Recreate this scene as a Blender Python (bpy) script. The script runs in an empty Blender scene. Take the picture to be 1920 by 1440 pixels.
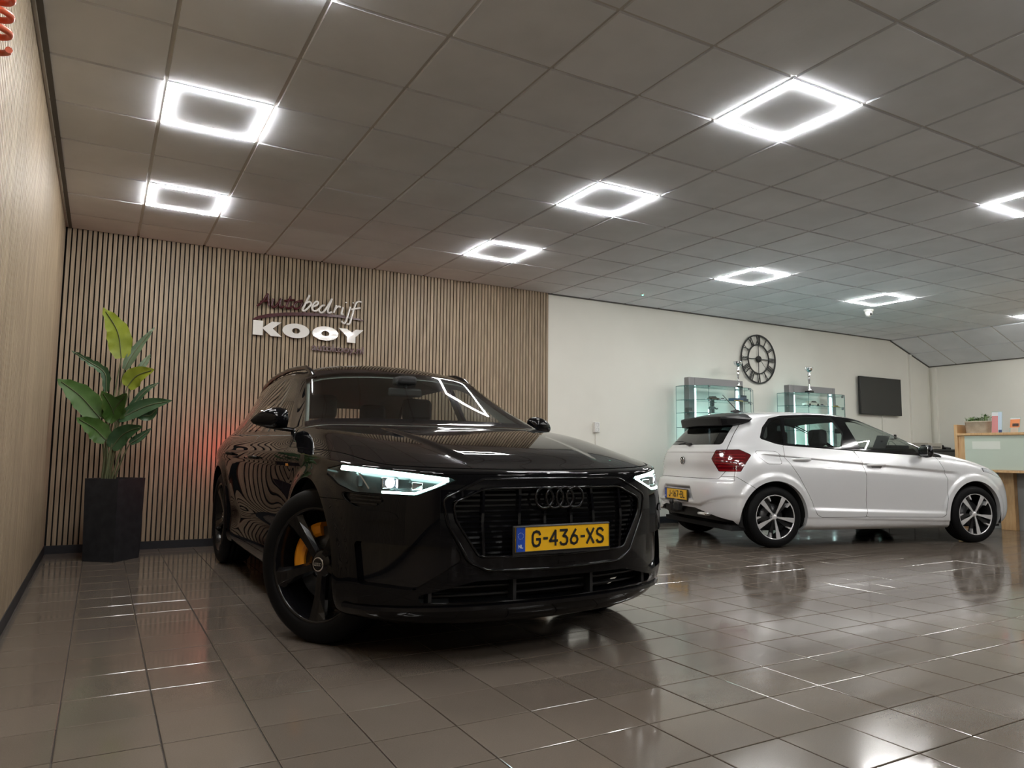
import bpy, bmesh, math, random
import numpy as np
from mathutils import Vector, Matrix
random.seed(7); np.random.seed(7)
sc = bpy.context.scene
COL = sc.collection

# ---------------------------------------------------------------- camera
CAM_H = 0.956
YAW, PITCH, ROLL, FPX = 0.513436, 0.0941363, 0.0097019, 1359.73
def _cam_axes():
    cy, sy, cp, sp = math.cos(YAW), math.sin(YAW), math.cos(PITCH), math.sin(PITCH)
    f = Vector((sy*cp, cy*cp, sp)); r = Vector((cy, -sy, 0)); u = r.cross(f)
    cr, sr = math.cos(ROLL), math.sin(ROLL)
    return cr*r + sr*u, -sr*r + cr*u, f
cam = bpy.data.objects.new('camera', bpy.data.cameras.new('camera'))
COL.objects.link(cam)
_r, _u, _f = _cam_axes()
cam.matrix_world = Matrix(((_r.x, _u.x, -_f.x, 0), (_r.y, _u.y, -_f.y, 0), (_r.z, _u.z, -_f.z, CAM_H), (0, 0, 0, 1)))
cam.data.sensor_fit = 'HORIZONTAL'; cam.data.sensor_width = 36.0
cam.data.lens = FPX/1920*36.0
cam.data.clip_start = 0.02; cam.data.clip_end = 100
sc.camera = cam

# ---------------------------------------------------------------- world, exposure, lamp strength
w = bpy.data.worlds.new('world'); sc.world = w; w.use_nodes = True
w.node_tree.nodes['Background'].inputs[0].default_value = (0.02, 0.025, 0.035, 1)   # night outside
w.node_tree.nodes['Background'].inputs[1].default_value = 0.3
sc.view_settings.view_transform = 'Standard'; sc.view_settings.look = 'None'
sc.view_settings.gamma = 1.0; sc.view_settings.use_curve_mapping = False
sc.view_settings.exposure = 1.58
LED = 44.0          # emission of the ceiling frames
sc.cycles.use_denoising = True
sc.cycles.max_bounces = 10
sc.cycles.diffuse_bounces = 5
sc.cycles.glossy_bounces = 5
sc.cycles.transparent_max_bounces = 16
sc.cycles.sample_clamp_indirect = 6.0
sc.cycles.caustics_reflective = False
sc.cycles.caustics_refractive = False

# ---------------------------------------------------------------- materials
MATS = {}
def nodes_of(m):
    m.use_nodes = True
    return m.node_tree.nodes, m.node_tree.links, m.node_tree.nodes['Principled BSDF']
def mat(name, col, rough=0.5, metal=0.0, coat=0.0, coat_rough=0.02, emit=None, estr=0.0, spec=0.5, ior=1.5, alpha=None, sheen=0):
    if name in MATS: return MATS[name]
    m = bpy.data.materials.new(name); n, l, b = nodes_of(m)
    b.inputs['Base Color'].default_value = (*col, 1)
    b.inputs['Roughness'].default_value = rough
    b.inputs['Metallic'].default_value = metal
    b.inputs['Coat Weight'].default_value = coat
    b.inputs['Coat Roughness'].default_value = coat_rough
    b.inputs['Specular IOR Level'].default_value = spec
    b.inputs['IOR'].default_value = ior
    if emit:
        b.inputs['Emission Color'].default_value = (*emit, 1); b.inputs['Emission Strength'].default_value = estr
    m.diffuse_color = (*col, 1)
    MATS[name] = m; return m
def emat(name, col, strength):
    if name in MATS: return MATS[name]
    m = bpy.data.materials.new(name); m.use_nodes = True
    n = m.node_tree.nodes; n.clear()
    e = n.new('ShaderNodeEmission'); o = n.new('ShaderNodeOutputMaterial')
    e.inputs[0].default_value = (*col, 1); e.inputs[1].default_value = strength
    m.node_tree.links.new(e.outputs[0], o.inputs[0]); MATS[name] = m; return m
def glassmat(name, tint=(1, 1, 1), ior=1.45, rough=0.0, refl=(1, 1, 1)):
    """thin pane: clear tint plus a fresnel reflection"""
    if name in MATS: return MATS[name]
    m = bpy.data.materials.new(name); m.use_nodes = True
    nt = m.node_tree; n = nt.nodes; n.clear()
    o = n.new('ShaderNodeOutputMaterial'); mx = n.new('ShaderNodeMixShader')
    t = n.new('ShaderNodeBsdfTransparent'); g = n.new('ShaderNodeBsdfGlossy'); fr = n.new('ShaderNodeFresnel')
    t.inputs[0].default_value = (*tint, 1); g.inputs[0].default_value = (*refl, 1); g.inputs[1].default_value = rough
    fr.inputs[0].default_value = ior
    ge = n.new('ShaderNodeNewGeometry'); mr = n.new('ShaderNodeMapRange')     # same pane from either side
    mr.inputs[3].default_value = ior; mr.inputs[4].default_value = 1.0/ior
    nt.links.new(ge.outputs['Backfacing'], mr.inputs[0]); nt.links.new(mr.outputs[0], fr.inputs[0])
    nt.links.new(fr.outputs[0], mx.inputs[0]); nt.links.new(t.outputs[0], mx.inputs[1])
    nt.links.new(g.outputs[0], mx.inputs[2]); nt.links.new(mx.outputs[0], o.inputs[0])
    MATS[name] = m; return m
def noise_col(m, c1, c2, scale=5.0, detail=4.0, stretch=(1, 1, 1), coord='Object', lo=0.35, hi=0.65, rnd=0.0, bump=0.0, bscale=None):
    """colour that varies between c1 and c2 along noise; rnd shifts it from piece to piece"""
    n, l, b = nodes_of(m)
    tc = n.new('ShaderNodeTexCoord'); mp = n.new('ShaderNodeMapping'); nz = n.new('ShaderNodeTexNoise'); cr = n.new('ShaderNodeValToRGB')
    mp.inputs['Scale'].default_value = stretch
    nz.inputs['Scale'].default_value = scale; nz.inputs['Detail'].default_value = detail
    cr.color_ramp.elements[0].position = lo; cr.color_ramp.elements[1].position = hi
    cr.color_ramp.elements[0].color = (*c1, 1); cr.color_ramp.elements[1].color = (*c2, 1)
    l.new(tc.outputs[coord], mp.inputs[0]); l.new(mp.outputs[0], nz.inputs['Vector'])
    if rnd:
        oi = n.new('ShaderNodeObjectInfo'); cx = n.new('ShaderNodeCombineXYZ'); ml = n.new('ShaderNodeMath'); ml.operation = 'MULTIPLY'
        ml.inputs[1].default_value = 37.0
        l.new(oi.outputs['Random'], ml.inputs[0]); l.new(ml.outputs[0], cx.inputs[0]); l.new(ml.outputs[0], cx.inputs[2])
        l.new(cx.outputs[0], mp.inputs['Location'])
        hs = n.new('ShaderNodeHueSaturation'); mr = n.new('ShaderNodeMapRange')
        mr.inputs[3].default_value = 1-rnd; mr.inputs[4].default_value = 1+rnd
        l.new(oi.outputs['Random'], mr.inputs[0]); l.new(mr.outputs[0], hs.inputs['Value'])
        l.new(nz.outputs[0], cr.inputs[0]); l.new(cr.outputs[0], hs.inputs['Color']); l.new(hs.outputs[0], b.inputs['Base Color'])
    else:
        l.new(nz.outputs[0], cr.inputs[0]); l.new(cr.outputs[0], b.inputs['Base Color'])
    if bump:
        bp = n.new('ShaderNodeBump'); bp.inputs['Strength'].default_value = bump; bp.inputs['Distance'].default_value = 0.002
        src = nz
        if bscale:
            src = n.new('ShaderNodeTexNoise'); src.inputs['Scale'].default_value = bscale; l.new(tc.outputs[coord], src.inputs['Vector'])
        l.new(src.outputs[0], bp.inputs['Height']); l.new(bp.outputs[0], b.inputs['Normal'])
    return m

# ---------------------------------------------------------------- mesh helpers
def link(o, parent=None):
    COL.objects.link(o)
    if parent is not None: o.parent = parent
    return o
def tag(o, label=None, cat=None, group=None, kind=None):
    if label: o['label'] = label
    if cat: o['category'] = cat
    if group: o['group'] = group
    if kind: o['kind'] = kind
    return o
def thing(name, label, cat, loc=(0, 0, 0), rz=0.0, group=None):
    o = bpy.data.objects.new(name, None); o.empty_display_size = 0.1
    o.location = loc; o.rotation_euler = (0, 0, rz); COL.objects.link(o)
    return tag(o, label, cat, group)
def obj(name, me, parent=None, loc=None, rot=None):
    o = bpy.data.objects.new(name, me); link(o, parent)
    if loc is not None: o.location = loc
    if rot is not None: o.rotation_euler = rot
    return o
class MB:
    def __init__(s): s.v = []; s.f = []; s.sm = []
    def add(s, vs, fs, smooth=False):
        k = len(s.v); s.v += [tuple(p) for p in vs]; s.f += [tuple(i+k for i in f) for f in fs]; s.sm += [smooth]*len(fs); return s
    def box(s, x0, x1, y0, y1, z0, z1, b=0.0):
        if b <= 0:
            return s.add([(x0,y0,z0),(x1,y0,z0),(x1,y1,z0),(x0,y1,z0),(x0,y0,z1),(x1,y0,z1),(x1,y1,z1),(x0,y1,z1)],
                         [(3,2,1,0),(4,5,6,7),(0,1,5,4),(1,2,6,5),(2,3,7,6),(3,0,4,7)])
        bm = bmesh.new(); bmesh.ops.create_cube(bm, size=1)
        for q in bm.verts: q.co = Vector(((x0+x1)/2+q.co.x*(x1-x0), (y0+y1)/2+q.co.y*(y1-y0), (z0+z1)/2+q.co.z*(z1-z0)))
        bmesh.ops.bevel(bm, geom=bm.edges[:]+bm.verts[:], offset=b, segments=2, affect='EDGES', profile=0.5)
        bm.verts.index_update(); bm.normal_update(); k = len(s.sm)
        s.add([q.co[:] for q in bm.verts], [[q.index for q in f.verts] for f in bm.faces], True)
        for j, f in enumerate(bm.faces): s.sm[k+j] = max(abs(c) for c in f.normal) < 0.999
        bm.free(); return s
    def ring(s, c, ax, r, n):
        ax = Vector(ax).normalized(); a = ax.orthogonal().normalized(); b = ax.cross(a)
        return [Vector(c)+(a*math.cos(2*math.pi*i/n)+b*math.sin(2*math.pi*i/n))*r for i in range(n)]
    def cyl(s, p0, p1, r0, r1=None, n=16, cap=True):
        r1 = r0 if r1 is None else r1
        ax = Vector(p1)-Vector(p0); A = s.ring(p0, ax, r0, n); B = s.ring(p1, ax, r1, n)
        s.add(A+B, [(i, (i+1) % n, n+(i+1) % n, n+i) for i in range(n)], True)
        if cap: s.add(A, [tuple(range(n))[::-1]]); s.add(B, [tuple(range(n))])
        return s
    def tube(s, pts, r, n=8, closed=False, cap=True):
        pts = [Vector(p) for p in pts]; m = len(pts); rs = r if hasattr(r, '__len__') else [r]*m
        R = []; prev = None
        for i, p in enumerate(pts):
            if closed: t = (pts[(i+1) % m]-pts[i-1]).normalized()
            else: t = (pts[min(i+1, m-1)]-pts[max(i-1, 0)]).normalized()
            a = t.orthogonal().normalized() if prev is None else (prev-t*prev.dot(t)).normalized()
            prev = a; b = t.cross(a)
            R += [p+(a*math.cos(2*math.pi*k/n)+b*math.sin(2*math.pi*k/n))*rs[i] for k in range(n)]
        fs = []
        for i in range(m if closed else m-1):
            j = (i+1) % m
            fs += [(i*n+k, i*n+(k+1) % n, j*n+(k+1) % n, j*n+k) for k in range(n)]
        s.add(R, fs, True)
        if cap and not closed: s.add(R[:n], [tuple(range(n))[::-1]]); s.add(R[-n:], [tuple(range(n))])
        return s
    def lathe(s, prof, n=32, axis='z', c=(0, 0, 0), a0=0.0, a1=2*math.pi, smooth=True):
        full = abs(a1-a0-2*math.pi) < 1e-6; k = n if full else n+1; V = []
        for i in range(k):
            a = a0+(a1-a0)*i/n
            for r, h in prof:
                x, y = r*math.cos(a), r*math.sin(a)
                p = (x, y, h) if axis == 'z' else ((x, h, y) if axis == 'y' else (h, x, y))
                V.append((p[0]+c[0], p[1]+c[1], p[2]+c[2]))
        m = len(prof); fs = []
        for i in range(n):
            j = (i+1) % k
            fs += [(i*m+q, j*m+q, j*m+q+1, i*m+q+1) for q in range(m-1)]
        return s.add(V, fs, smooth)
    def prism(s, poly, d0, d1, plane='xz', smooth=False):
        """outline in a plane, thickened along the third axis from d0 to d1"""
        n = len(poly)
        def P(a, b, d): return {'xz': (a, d, b), 'xy': (a, b, d), 'yz': (d, a, b)}[plane]
        A = [P(a, b, d0) for a, b in poly]; B = [P(a, b, d1) for a, b in poly]
        s.add(A, [tuple(range(n))]); s.add(B, [tuple(range(n))[::-1]])
        return s.add(A+B, [(i, n+i, n+(i+1) % n, (i+1) % n) for i in range(n)], smooth)
    def xf(s, M):
        s.v = [tuple(M @ Vector(p)) for p in s.v]; return s
    def mesh(s, name, m):
        me = bpy.data.meshes.new(name); me.from_pydata(s.v, [], s.f); me.update()
        bm = bmesh.new(); bm.from_mesh(me)
        bmesh.ops.recalc_face_normals(bm, faces=bm.faces[:]); bm.to_mesh(me); bm.free()
        me.polygons.foreach_set('use_smooth', s.sm)
        if m: me.materials.append(m)
        return me
    def obj(s, name, m, parent=None, loc=None, rot=None):
        return obj(name, s.mesh(name, m), parent, loc, rot)
def boxo(name, x0, x1, y0, y1, z0, z1, m, parent=None, b=0.0): return MB().box(x0, x1, y0, y1, z0, z1, b).obj(name, m, parent)
def pix(u, v):
    """viewing ray of a photo pixel, used to lay out what the photo shows"""
    return _r*((u-960)/FPX)+_u*((720-v)/FPX)+_f
def in_view(P, mg=60):
    d = Vector(P)-Vector((0, 0, CAM_H)); z = d.dot(_f)
    if z <= 0.05: return False
    x = 960+FPX*d.dot(_r)/z; y = 720-FPX*d.dot(_u)/z
    return -mg < x < 1920+mg and -mg < y < 1440+mg
def text_mesh(body, size, m, extrude=0.002, offset=0.0, sx=1.0, align='CENTER', name='lettering', shear=0.0, spacing=1.0):
    cu = bpy.data.curves.new(name, 'FONT'); cu.body = body; cu.size = size; cu.extrude = extrude; cu.offset = offset
    cu.align_x = align; cu.align_y = 'CENTER'; cu.shear = shear; cu.space_character = spacing; cu.resolution_u = 4
    o = bpy.data.objects.new(name, cu); COL.objects.link(o)
    bpy.context.view_layer.update()
    me = bpy.data.meshes.new_from_object(o.evaluated_get(bpy.context.evaluated_depsgraph_get()))
    bpy.data.objects.remove(o); bpy.data.curves.remove(cu)
    for q in me.vertices: q.co.x *= sx
    me.materials.clear(); me.materials.append(m); me.name = name
    return me
# ================================================================ the room
X0, YB, X1, ZC = -0.396, 7.857, 13.35, 3.031      # left wall, back wall, right wall, ceiling
YF = -5.5                                          # front of the showroom, behind the camera
GX, GY = 1.407, 3.165                              # a crossing of the ceiling grid
FOLDX, FOLDZ = GX+0.6*18, 2.634
# ---- surfaces
def tile_floor_mat():
    m = bpy.data.materials.new('floor_tile'); n, l, b = nodes_of(m)
    tc = n.new('ShaderNodeTexCoord'); geo = n.new('ShaderNodeNewGeometry'); oi = n.new('ShaderNodeObjectInfo')
    n1 = n.new('ShaderNodeTexNoise'); n1.inputs['Scale'].default_value = 1.1; n1.inputs['Detail'].default_value = 3
    n2 = n.new('ShaderNodeTexNoise'); n2.inputs['Scale'].default_value = 260; n2.inputs['Detail'].default_value = 2
    mp = n.new('ShaderNodeMapping'); mp.inputs['Scale'].default_value = (0.35, 1.5, 1); mp.inputs['Rotation'].default_value = (0, 0, 0.5)
    n3 = n.new('ShaderNodeTexNoise'); n3.inputs['Scale'].default_value = 1.6; n3.inputs['Detail'].default_value = 6; n3.inputs['Distortion'].default_value = 1.2
    for q in (n1, n2): l.new(geo.outputs['Position'], q.inputs['Vector'])
    l.new(geo.outputs['Position'], mp.inputs[0]); l.new(mp.outputs[0], n3.inputs['Vector'])
    cr = n.new('ShaderNodeValToRGB'); cr.color_ramp.elements[0].position = 0.3; cr.color_ramp.elements[1].position = 0.72
    cr.color_ramp.elements[0].color = (0.112, 0.092, 0.075, 1); cr.color_ramp.elements[1].color = (0.160, 0.134, 0.112, 1)
    mx = n.new('ShaderNodeMix'); mx.data_type = 'FLOAT'; mx.inputs[0].default_value = 0.4
    l.new(n1.outputs[0], mx.inputs[2]); l.new(n2.outputs[0], mx.inputs[3]); l.new(mx.outputs[0], cr.inputs[0])
    hs = n.new('ShaderNodeHueSaturation'); mr = n.new('ShaderNodeMapRange'); mr.inputs[3].default_value = 0.93; mr.inputs[4].default_value = 1.07
    l.new(oi.outputs['Random'], mr.inputs[0]); l.new(mr.outputs[0], hs.inputs['Value']); l.new(cr.outputs[0], hs.inputs['Color'])
    l.new(hs.outputs[0], b.inputs['Base Color'])
    # mopped, still damp streaks: glossier patches
    rr = n.new('ShaderNodeValToRGB'); e = rr.color_ramp.elements
    e[0].position = 0.36; e[0].color = (0.045, 0.045, 0.045, 1); e[1].position = 0.60; e[1].color = (0.17, 0.17, 0.17, 1)
    l.new(n3.outputs[0], rr.inputs[0]); l.new(rr.outputs[0], b.inputs['Roughness'])
    bp = n.new('ShaderNodeBump'); bp.inputs['Strength'].default_value = 0.06; bp.inputs['Distance'].default_value = 0.001
    l.new(n2.outputs[0], bp.inputs['Height']); l.new(bp.outputs[0], b.inputs['Normal'])
    b.inputs['Specular IOR Level'].default_value = 0.78
    return m
M_TILE = tile_floor_mat()
M_GROUT = mat('grout', (0.045, 0.036, 0.03), 0.8)
M_WOOD = noise_col(mat('slat_oak', (0.36, 0.22, 0.12), 0.55), (0.265, 0.20, 0.132), (0.38, 0.295, 0.20), 9.0, 6, (6, 6, 0.35), rnd=0.10)
M_FELT = mat('black_felt', (0.006, 0.006, 0.007), 0.95)
M_WALL = noise_col(mat('white_plaster', (0.70, 0.68, 0.63), 0.85), (0.775, 0.765, 0.70), (0.815, 0.805, 0.74), 1.2, 3, bump=0.1, bscale=140)
M_CTILE = noise_col(mat('ceiling_tile', (0.55, 0.54, 0.53), 0.8), (0.75, 0.785, 0.835), (0.82, 0.855, 0.91), 2.5, 6, rnd=0.03, bump=0.25, bscale=60)
M_TBAR = mat('grid_white', (0.62, 0.61, 0.60), 0.22)
M_DARK = mat('dark_plinth', (0.012, 0.013, 0.018), 0.5)
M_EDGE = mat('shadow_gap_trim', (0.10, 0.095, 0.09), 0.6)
M_CONC = mat('plain_grey', (0.30, 0.29, 0.28), 0.9)

def struct(name, mb_or_o, m=None, parent=None):
    o = mb_or_o.obj(name, m, parent) if isinstance(mb_or_o, MB) else mb_or_o
    if parent is None: o['kind'] = 'structure'
    return o
# ---- floor: screed with single tiles laid on it
floor = struct('floor', MB().box(X0-0.2, X1+0.2, YF-0.2, YB+0.2, -0.12, -0.006), M_GROUT)
tag(floor, 'brown grey square floor tiles with dark joints and damp streaks', 'floor')
FP, FX, FY, TZ = 0.305, 2.056, 1.785, 0.0
cells = []
i0, i1 = math.floor((X0-FX)/FP), math.ceil((X1-FX)/FP); j0, j1 = math.floor((YF-FY)/FP), math.ceil((YB-FY)/FP)
def cell_rect(i, j):
    x0, x1 = FX+i*FP+0.0022, FX+(i+1)*FP-0.0022; y0, y1 = FY+j*FP+0.0022, FY+(j+1)*FP-0.0022
    return max(x0, X0), min(x1, X1), max(y0, YF), min(y1, YB)
near, rest = [], []
for i in range(i0, i1):
    for j in range(j0, j1):
        r = cell_rect(i, j)
        if r[1]-r[0] < 0.01 or r[3]-r[2] < 0.01: continue
        cx, cy = (r[0]+r[1])/2, (r[2]+r[3])/2
        full = r[1]-r[0] > FP-0.006 and r[3]-r[2] > FP-0.006
        hidden = 0.95 < cx < 2.75 and 3.35 < cy < 7.6          # under the dark car
        vis = any(in_view((x, y, 0), 0) for x in (r[0], r[1]) for y in (r[2], r[3]))
        (near if vis and full and not hidden else rest).append((math.hypot(cx, cy), cx, cy, r))
near.sort(); rest += near[298:]; near = near[:298]
def tile_shape(hx, hy):
    b = 0.0025
    return MB().add([(-hx,-hy,-0.008),(hx,-hy,-0.008),(hx,hy,-0.008),(-hx,hy,-0.008),(-hx,-hy,-b*.5),(hx,-hy,-b*.5),(hx,hy,-b*.5),(-hx,hy,-b*.5),
                     (-hx+b,-hy+b,0),(hx-b,-hy+b,0),(hx-b,hy-b,0),(-hx+b,hy-b,0)],
                    [(8,9,10,11)]+[(k,(k+1)%4,4+(k+1)%4,4+k) for k in range(4)]+[(4+k,4+(k+1)%4,8+(k+1)%4,8+k) for k in range(4)])
tm = tile_shape(FP/2-0.0022, FP/2-0.0022).mesh('floor_tile', M_TILE)
for d, cx, cy, r in near:
    obj('floor_tile', tm, floor, (cx, cy, TZ+random.uniform(-0.0006, 0.0004)), (random.uniform(-1, 1)*0.0011, random.uniform(-1, 1)*0.0011, 0))
mb = MB()
for d, cx, cy, r in rest:
    mb.add([(r[0],r[2],-0.006),(r[1],r[2],-0.006),(r[1],r[3],-0.006),(r[0],r[3],-0.006),(r[0],r[2],0),(r[1],r[2],0),(r[1],r[3],0),(r[0],r[3],0)],
           [(4,5,6,7),(0,1,5,4),(1,2,6,5),(2,3,7,6),(3,0,4,7)])
tag(mb.obj('distant_floor_tiles', M_TILE, floor), kind='stuff')

# ---- ceiling
ceil = struct('ceiling', MB().box(X0-0.2, FOLDX+0.05, YF-0.2, YB+0.2, ZC+0.03, ZC+0.15).add(
    [(FOLDX, YF, ZC+0.02), (X1+0.2, YF, FOLDZ-0.05), (X1+0.2, YB+0.2, FOLDZ-0.05), (FOLDX, YB+0.2, ZC+0.02),
     (FOLDX, YF, ZC+0.15), (X1+0.2, YF, ZC+0.15), (X1+0.2, YB+0.2, ZC+0.15), (FOLDX, YB+0.2, ZC+0.15)],
    [(3,2,1,0),(4,5,6,7),(0,1,5,4),(1,2,6,5),(2,3,7,6),(3,0,4,7)]), M_CONC)
tag(ceil, 'grey suspended ceiling of square tiles in a white grid', 'ceiling')
LIGHTS = [(-1,-2),(2,-2),(5,-2),(-1,3),(2,3),(5,3),(-1,8),(4,8),(4,12),(3,17),(-1,12),(-1,16)]  # last two are unseen, added to brighten the right end of the room
LIGHTS_BACK = [(-4,-2),(-4,3),(-4,8),(-4,13),(-7,-2),(-7,3),(-7,8),(-7,13)]
def ctile(hx, hy):      # tile with a lowered face and a stepped edge
    e = 0.003
    return MB().add([(-hx,-hy,0.010),(hx,-hy,0.010),(hx,hy,0.010),(-hx,hy,0.010),(-hx+e,-hy+e,-0.008),(hx-e,-hy+e,-0.008),(hx-e,hy-e,-0.008),(-hx+e,hy-e,-0.008)],
                    [(7,6,5,4)]+[(4+k,4+(k+1)%4,(k+1)%4,k) for k in range(4)])
cmesh = ctile(0.2905, 0.2905).mesh('ceiling_tile', M_CTILE)
nrow1 = math.ceil((YB-GY)/0.6); nrow0 = math.floor((YF-GY)/0.6)
mb = MB()
for c in range(-3, 18):
    for r in range(nrow0, nrow1):
        x, y = GX+0.6*(c+0.5), GY+0.6*(r+0.5)
        y1 = min(GY+0.6*(r+1), YB)
        vis = any(in_view((GX+0.6*(c+a), GY+0.6*(r+b), ZC), 0) for a in (0, 1) for b in (0, 1))
        if r == nrow1-1 and y1-GY-0.6*r < 0.59:
            hy = (y1-(GY+0.6*r))/2
            o = ctile(0.29, hy-0.005).obj('ceiling_tile', M_CTILE, ceil, (x, GY+0.6*r+hy, ZC))
        elif vis: obj('ceiling_tile', cmesh, ceil, (x, y, ZC+random.uniform(-0.0008, 0.0008)))
        else:
            t = ctile(0.29, 0.29).xf(Matrix.Translation((x, y, ZC))); mb.add(t.v, t.f)
tag(mb.obj('unseen_ceiling_tiles', M_CTILE, ceil), kind='stuff')
for c in range(-2, 18):
    x = GX+0.6*c; boxo('grid_bar', x-0.012, x+0.012, YF, YB, ZC+0.003, ZC+0.03, M_TBAR, ceil)
for r in range(nrow0+1, nrow1):
    y = GY+0.6*r; boxo('grid_bar', X0, FOLDX, y-0.0115, y+0.0115, ZC+0.0034, ZC+0.029, M_TBAR, ceil)
# sloping strip at the far end
sl = math.hypot(X1-FOLDX, ZC-FOLDZ); ang = math.atan2(ZC-FOLDZ, X1-FOLDX)
smesh = ctile(sl/4-0.008, 0.29).mesh('ceiling_tile', M_CTILE)
for r in range(nrow0, nrow1):
    for k in (0.25, 0.75):
        y = GY+0.6*(r+0.5)
        if y > YB-0.1 or y < 2.5: continue
        obj('ceiling_tile', smesh, ceil, (FOLDX+(X1-FOLDX)*k, y, ZC-(ZC-FOLDZ)*k-0.012), (0, ang, 0))
for r in range(nrow0+1, nrow1):
    y = GY+0.6*r
    if y < 2.5: continue
    b = MB().box(0, sl, y-0.008, y+0.008, -0.016, 0.0).obj('grid_bar', M_TBAR, ceil, (FOLDX, 0, ZC), (0, ang, 0))
boxo('edge_angle', X0, X0+0.022, YF, YB, ZC-0.004, ZC+0.02, M_TBAR, ceil)
boxo('edge_angle', X0+0.022, X0+0.05, YF, YB, ZC-0.014, ZC-0.002, M_EDGE, ceil)

# ---- walls
wall_left = struct('wall_left', MB().box(X0-0.25, X0-0.02, YF, YB+0.25, -0.1, ZC+0.1), M_FELT)
tag(wall_left, 'wall of narrow vertical oak slats at the photo edge', 'wall')
P = 0.0425
lm_ = MB().box(-0.021, 0, -0.015, 0.015, 0.08, ZC-0.004).mesh('slat', M_WOOD)
k = 0
y = YB-0.03
while y > 1.2:
    obj('slat', lm_, wall_left, (X0, y, 0)); y -= P
boxo('wood_panel', X0-0.021, X0, YF, y, 0.08, ZC-0.004, M_WOOD, wall_left)
WX = 4.955
wall_back = struct('wall_back', MB().box(X0-0.25, X1+0.25, YB+0.022, YB+0.25, -0.1, ZC+0.1), M_WALL)
tag(wall_back, 'back wall, oak slats beside plain white plaster', 'wall')
boxo('felt_backing', X0-0.02, WX, YB+0.021, YB+0.0222, 0.0, ZC+0.03, M_FELT, wall_back)
bm_ = MB().box(-0.015, 0.015, 0, 0.021, 0.075, ZC-0.004).mesh('slat', M_WOOD)
x = X0+0.03
while x < WX:
    obj('slat', bm_, wall_back, (x, YB, 0)); x += P
boxo('plaster_face', WX+0.001, X1, YB+0.012, YB+0.0222, 0, ZC, M_WALL, wall_back)
wall_right = struct('wall_right', MB().box(X1, X1+0.25, YF, YB+0.25, -0.1, ZC+0.1), M_WALL)
tag(wall_right, 'plain white end wall under the sloping ceiling', 'wall')
bb = struct('baseboard_back', MB().box(X0, WX, YB+0.002, YB+0.02, 0, 0.075), M_DARK); tag(bb, 'black skirting under the slatted back wall', 'skirting')
bb = struct('baseboard_left', MB().box(X0-0.02, X0+0.004, YF, YB, 0, 0.08), M_DARK); tag(bb, 'black skirting under the slatted side wall', 'skirting')
bb = struct('baseboard_right', MB().box(WX, X1, YB-0.004, YB+0.014, 0, 0.09), M_DARK); tag(bb, 'black skirting under the white wall', 'skirting')
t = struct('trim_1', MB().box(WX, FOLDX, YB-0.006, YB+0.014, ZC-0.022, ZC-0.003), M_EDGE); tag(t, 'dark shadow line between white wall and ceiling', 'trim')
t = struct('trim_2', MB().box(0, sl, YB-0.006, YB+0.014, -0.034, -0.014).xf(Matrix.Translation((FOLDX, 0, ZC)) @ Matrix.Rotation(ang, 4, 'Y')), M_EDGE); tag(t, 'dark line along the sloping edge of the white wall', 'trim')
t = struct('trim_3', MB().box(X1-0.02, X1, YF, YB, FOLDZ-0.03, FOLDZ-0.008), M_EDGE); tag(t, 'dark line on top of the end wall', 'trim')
t = struct('trim_4', MB().box(12.70, 12.77, YB-0.022, YB+0.012, 0.1, 2.80), M_WALL); tag(t, 'white vertical cable trunking between screen and corner', 'trunking')
t = struct('trim_5', MB().box(X1-0.05, X1, YB-0.13, YB-0.06, 0.1, 2.58), M_WALL); tag(t, 'white vertical pipe casing in the far corner', 'trunking')
# shop front behind the camera: dark glazing between posts
wall_front = struct('wall_front', MB().box(X0-0.2, X1+0.2, YF-0.2, YF, 2.5, ZC+0.1).box(X0-0.2, X1+0.2, YF-0.2, YF, -0.1, 0.35), M_WALL)
tag(wall_front, 'shop front wall opposite the slats', 'wall')
M_SHOPGLASS = mat('night_glass', (0.008, 0.009, 0.012), 0.05)
for k in range(6):
    x = X0+(X1-X0)*k/6; xe = X0+(X1-X0)*(k+1)/6
    wd = struct('window_%d' % (k+1), MB().box(x+0.05, xe-0.05, YF-0.12, YF-0.1, 0.35, 2.5), M_SHOPGLASS)
    tag(wd, 'dark shop window number %d from the slatted wall' % (k+1), 'window')
    boxo('window_frame', x-0.05, x+0.05, YF-0.14, YF-0.02, 0.35, 2.5, M_TBAR, wd)

# ---- ceiling lamps
M_LED = emat('led_frame', (1.0, 0.985, 0.955), LED)
def led_frame():
    o, i, zb, zt = 0.283, 0.260, -0.0135, -0.006
    b = MB()
    for (xa, xb, ya, yb) in ((-o,o,-o,-i),(-o,o,i,o),(-o,-i,-i,i),(i,o,-i,i)): b.box(xa, xb, ya, yb, zb, zt)
    return b.mesh('led_strip', M_LED)
def led_house():
    o, i, zb, zt = 0.290, 0.284, -0.0145, -0.001
    b = MB()
    for (xa, xb, ya, yb) in ((-o,o,-o,-i),(-o,o,i,o),(-o,-i,-i,i),(i,o,-i,i)): b.box(xa, xb, ya, yb, zb+0.009, zt)
    o, i = 0.2595, 0.2555
    for (xa, xb, ya, yb) in ((-o,o,-o,-i),(-o,o,i,o),(-o,-i,-i,i),(i,o,-i,i)): b.box(xa, xb, ya, yb, zb+0.006, zt)
    return b.mesh('housing', M_TBAR)
LM, HM = led_frame(), led_house()
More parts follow.
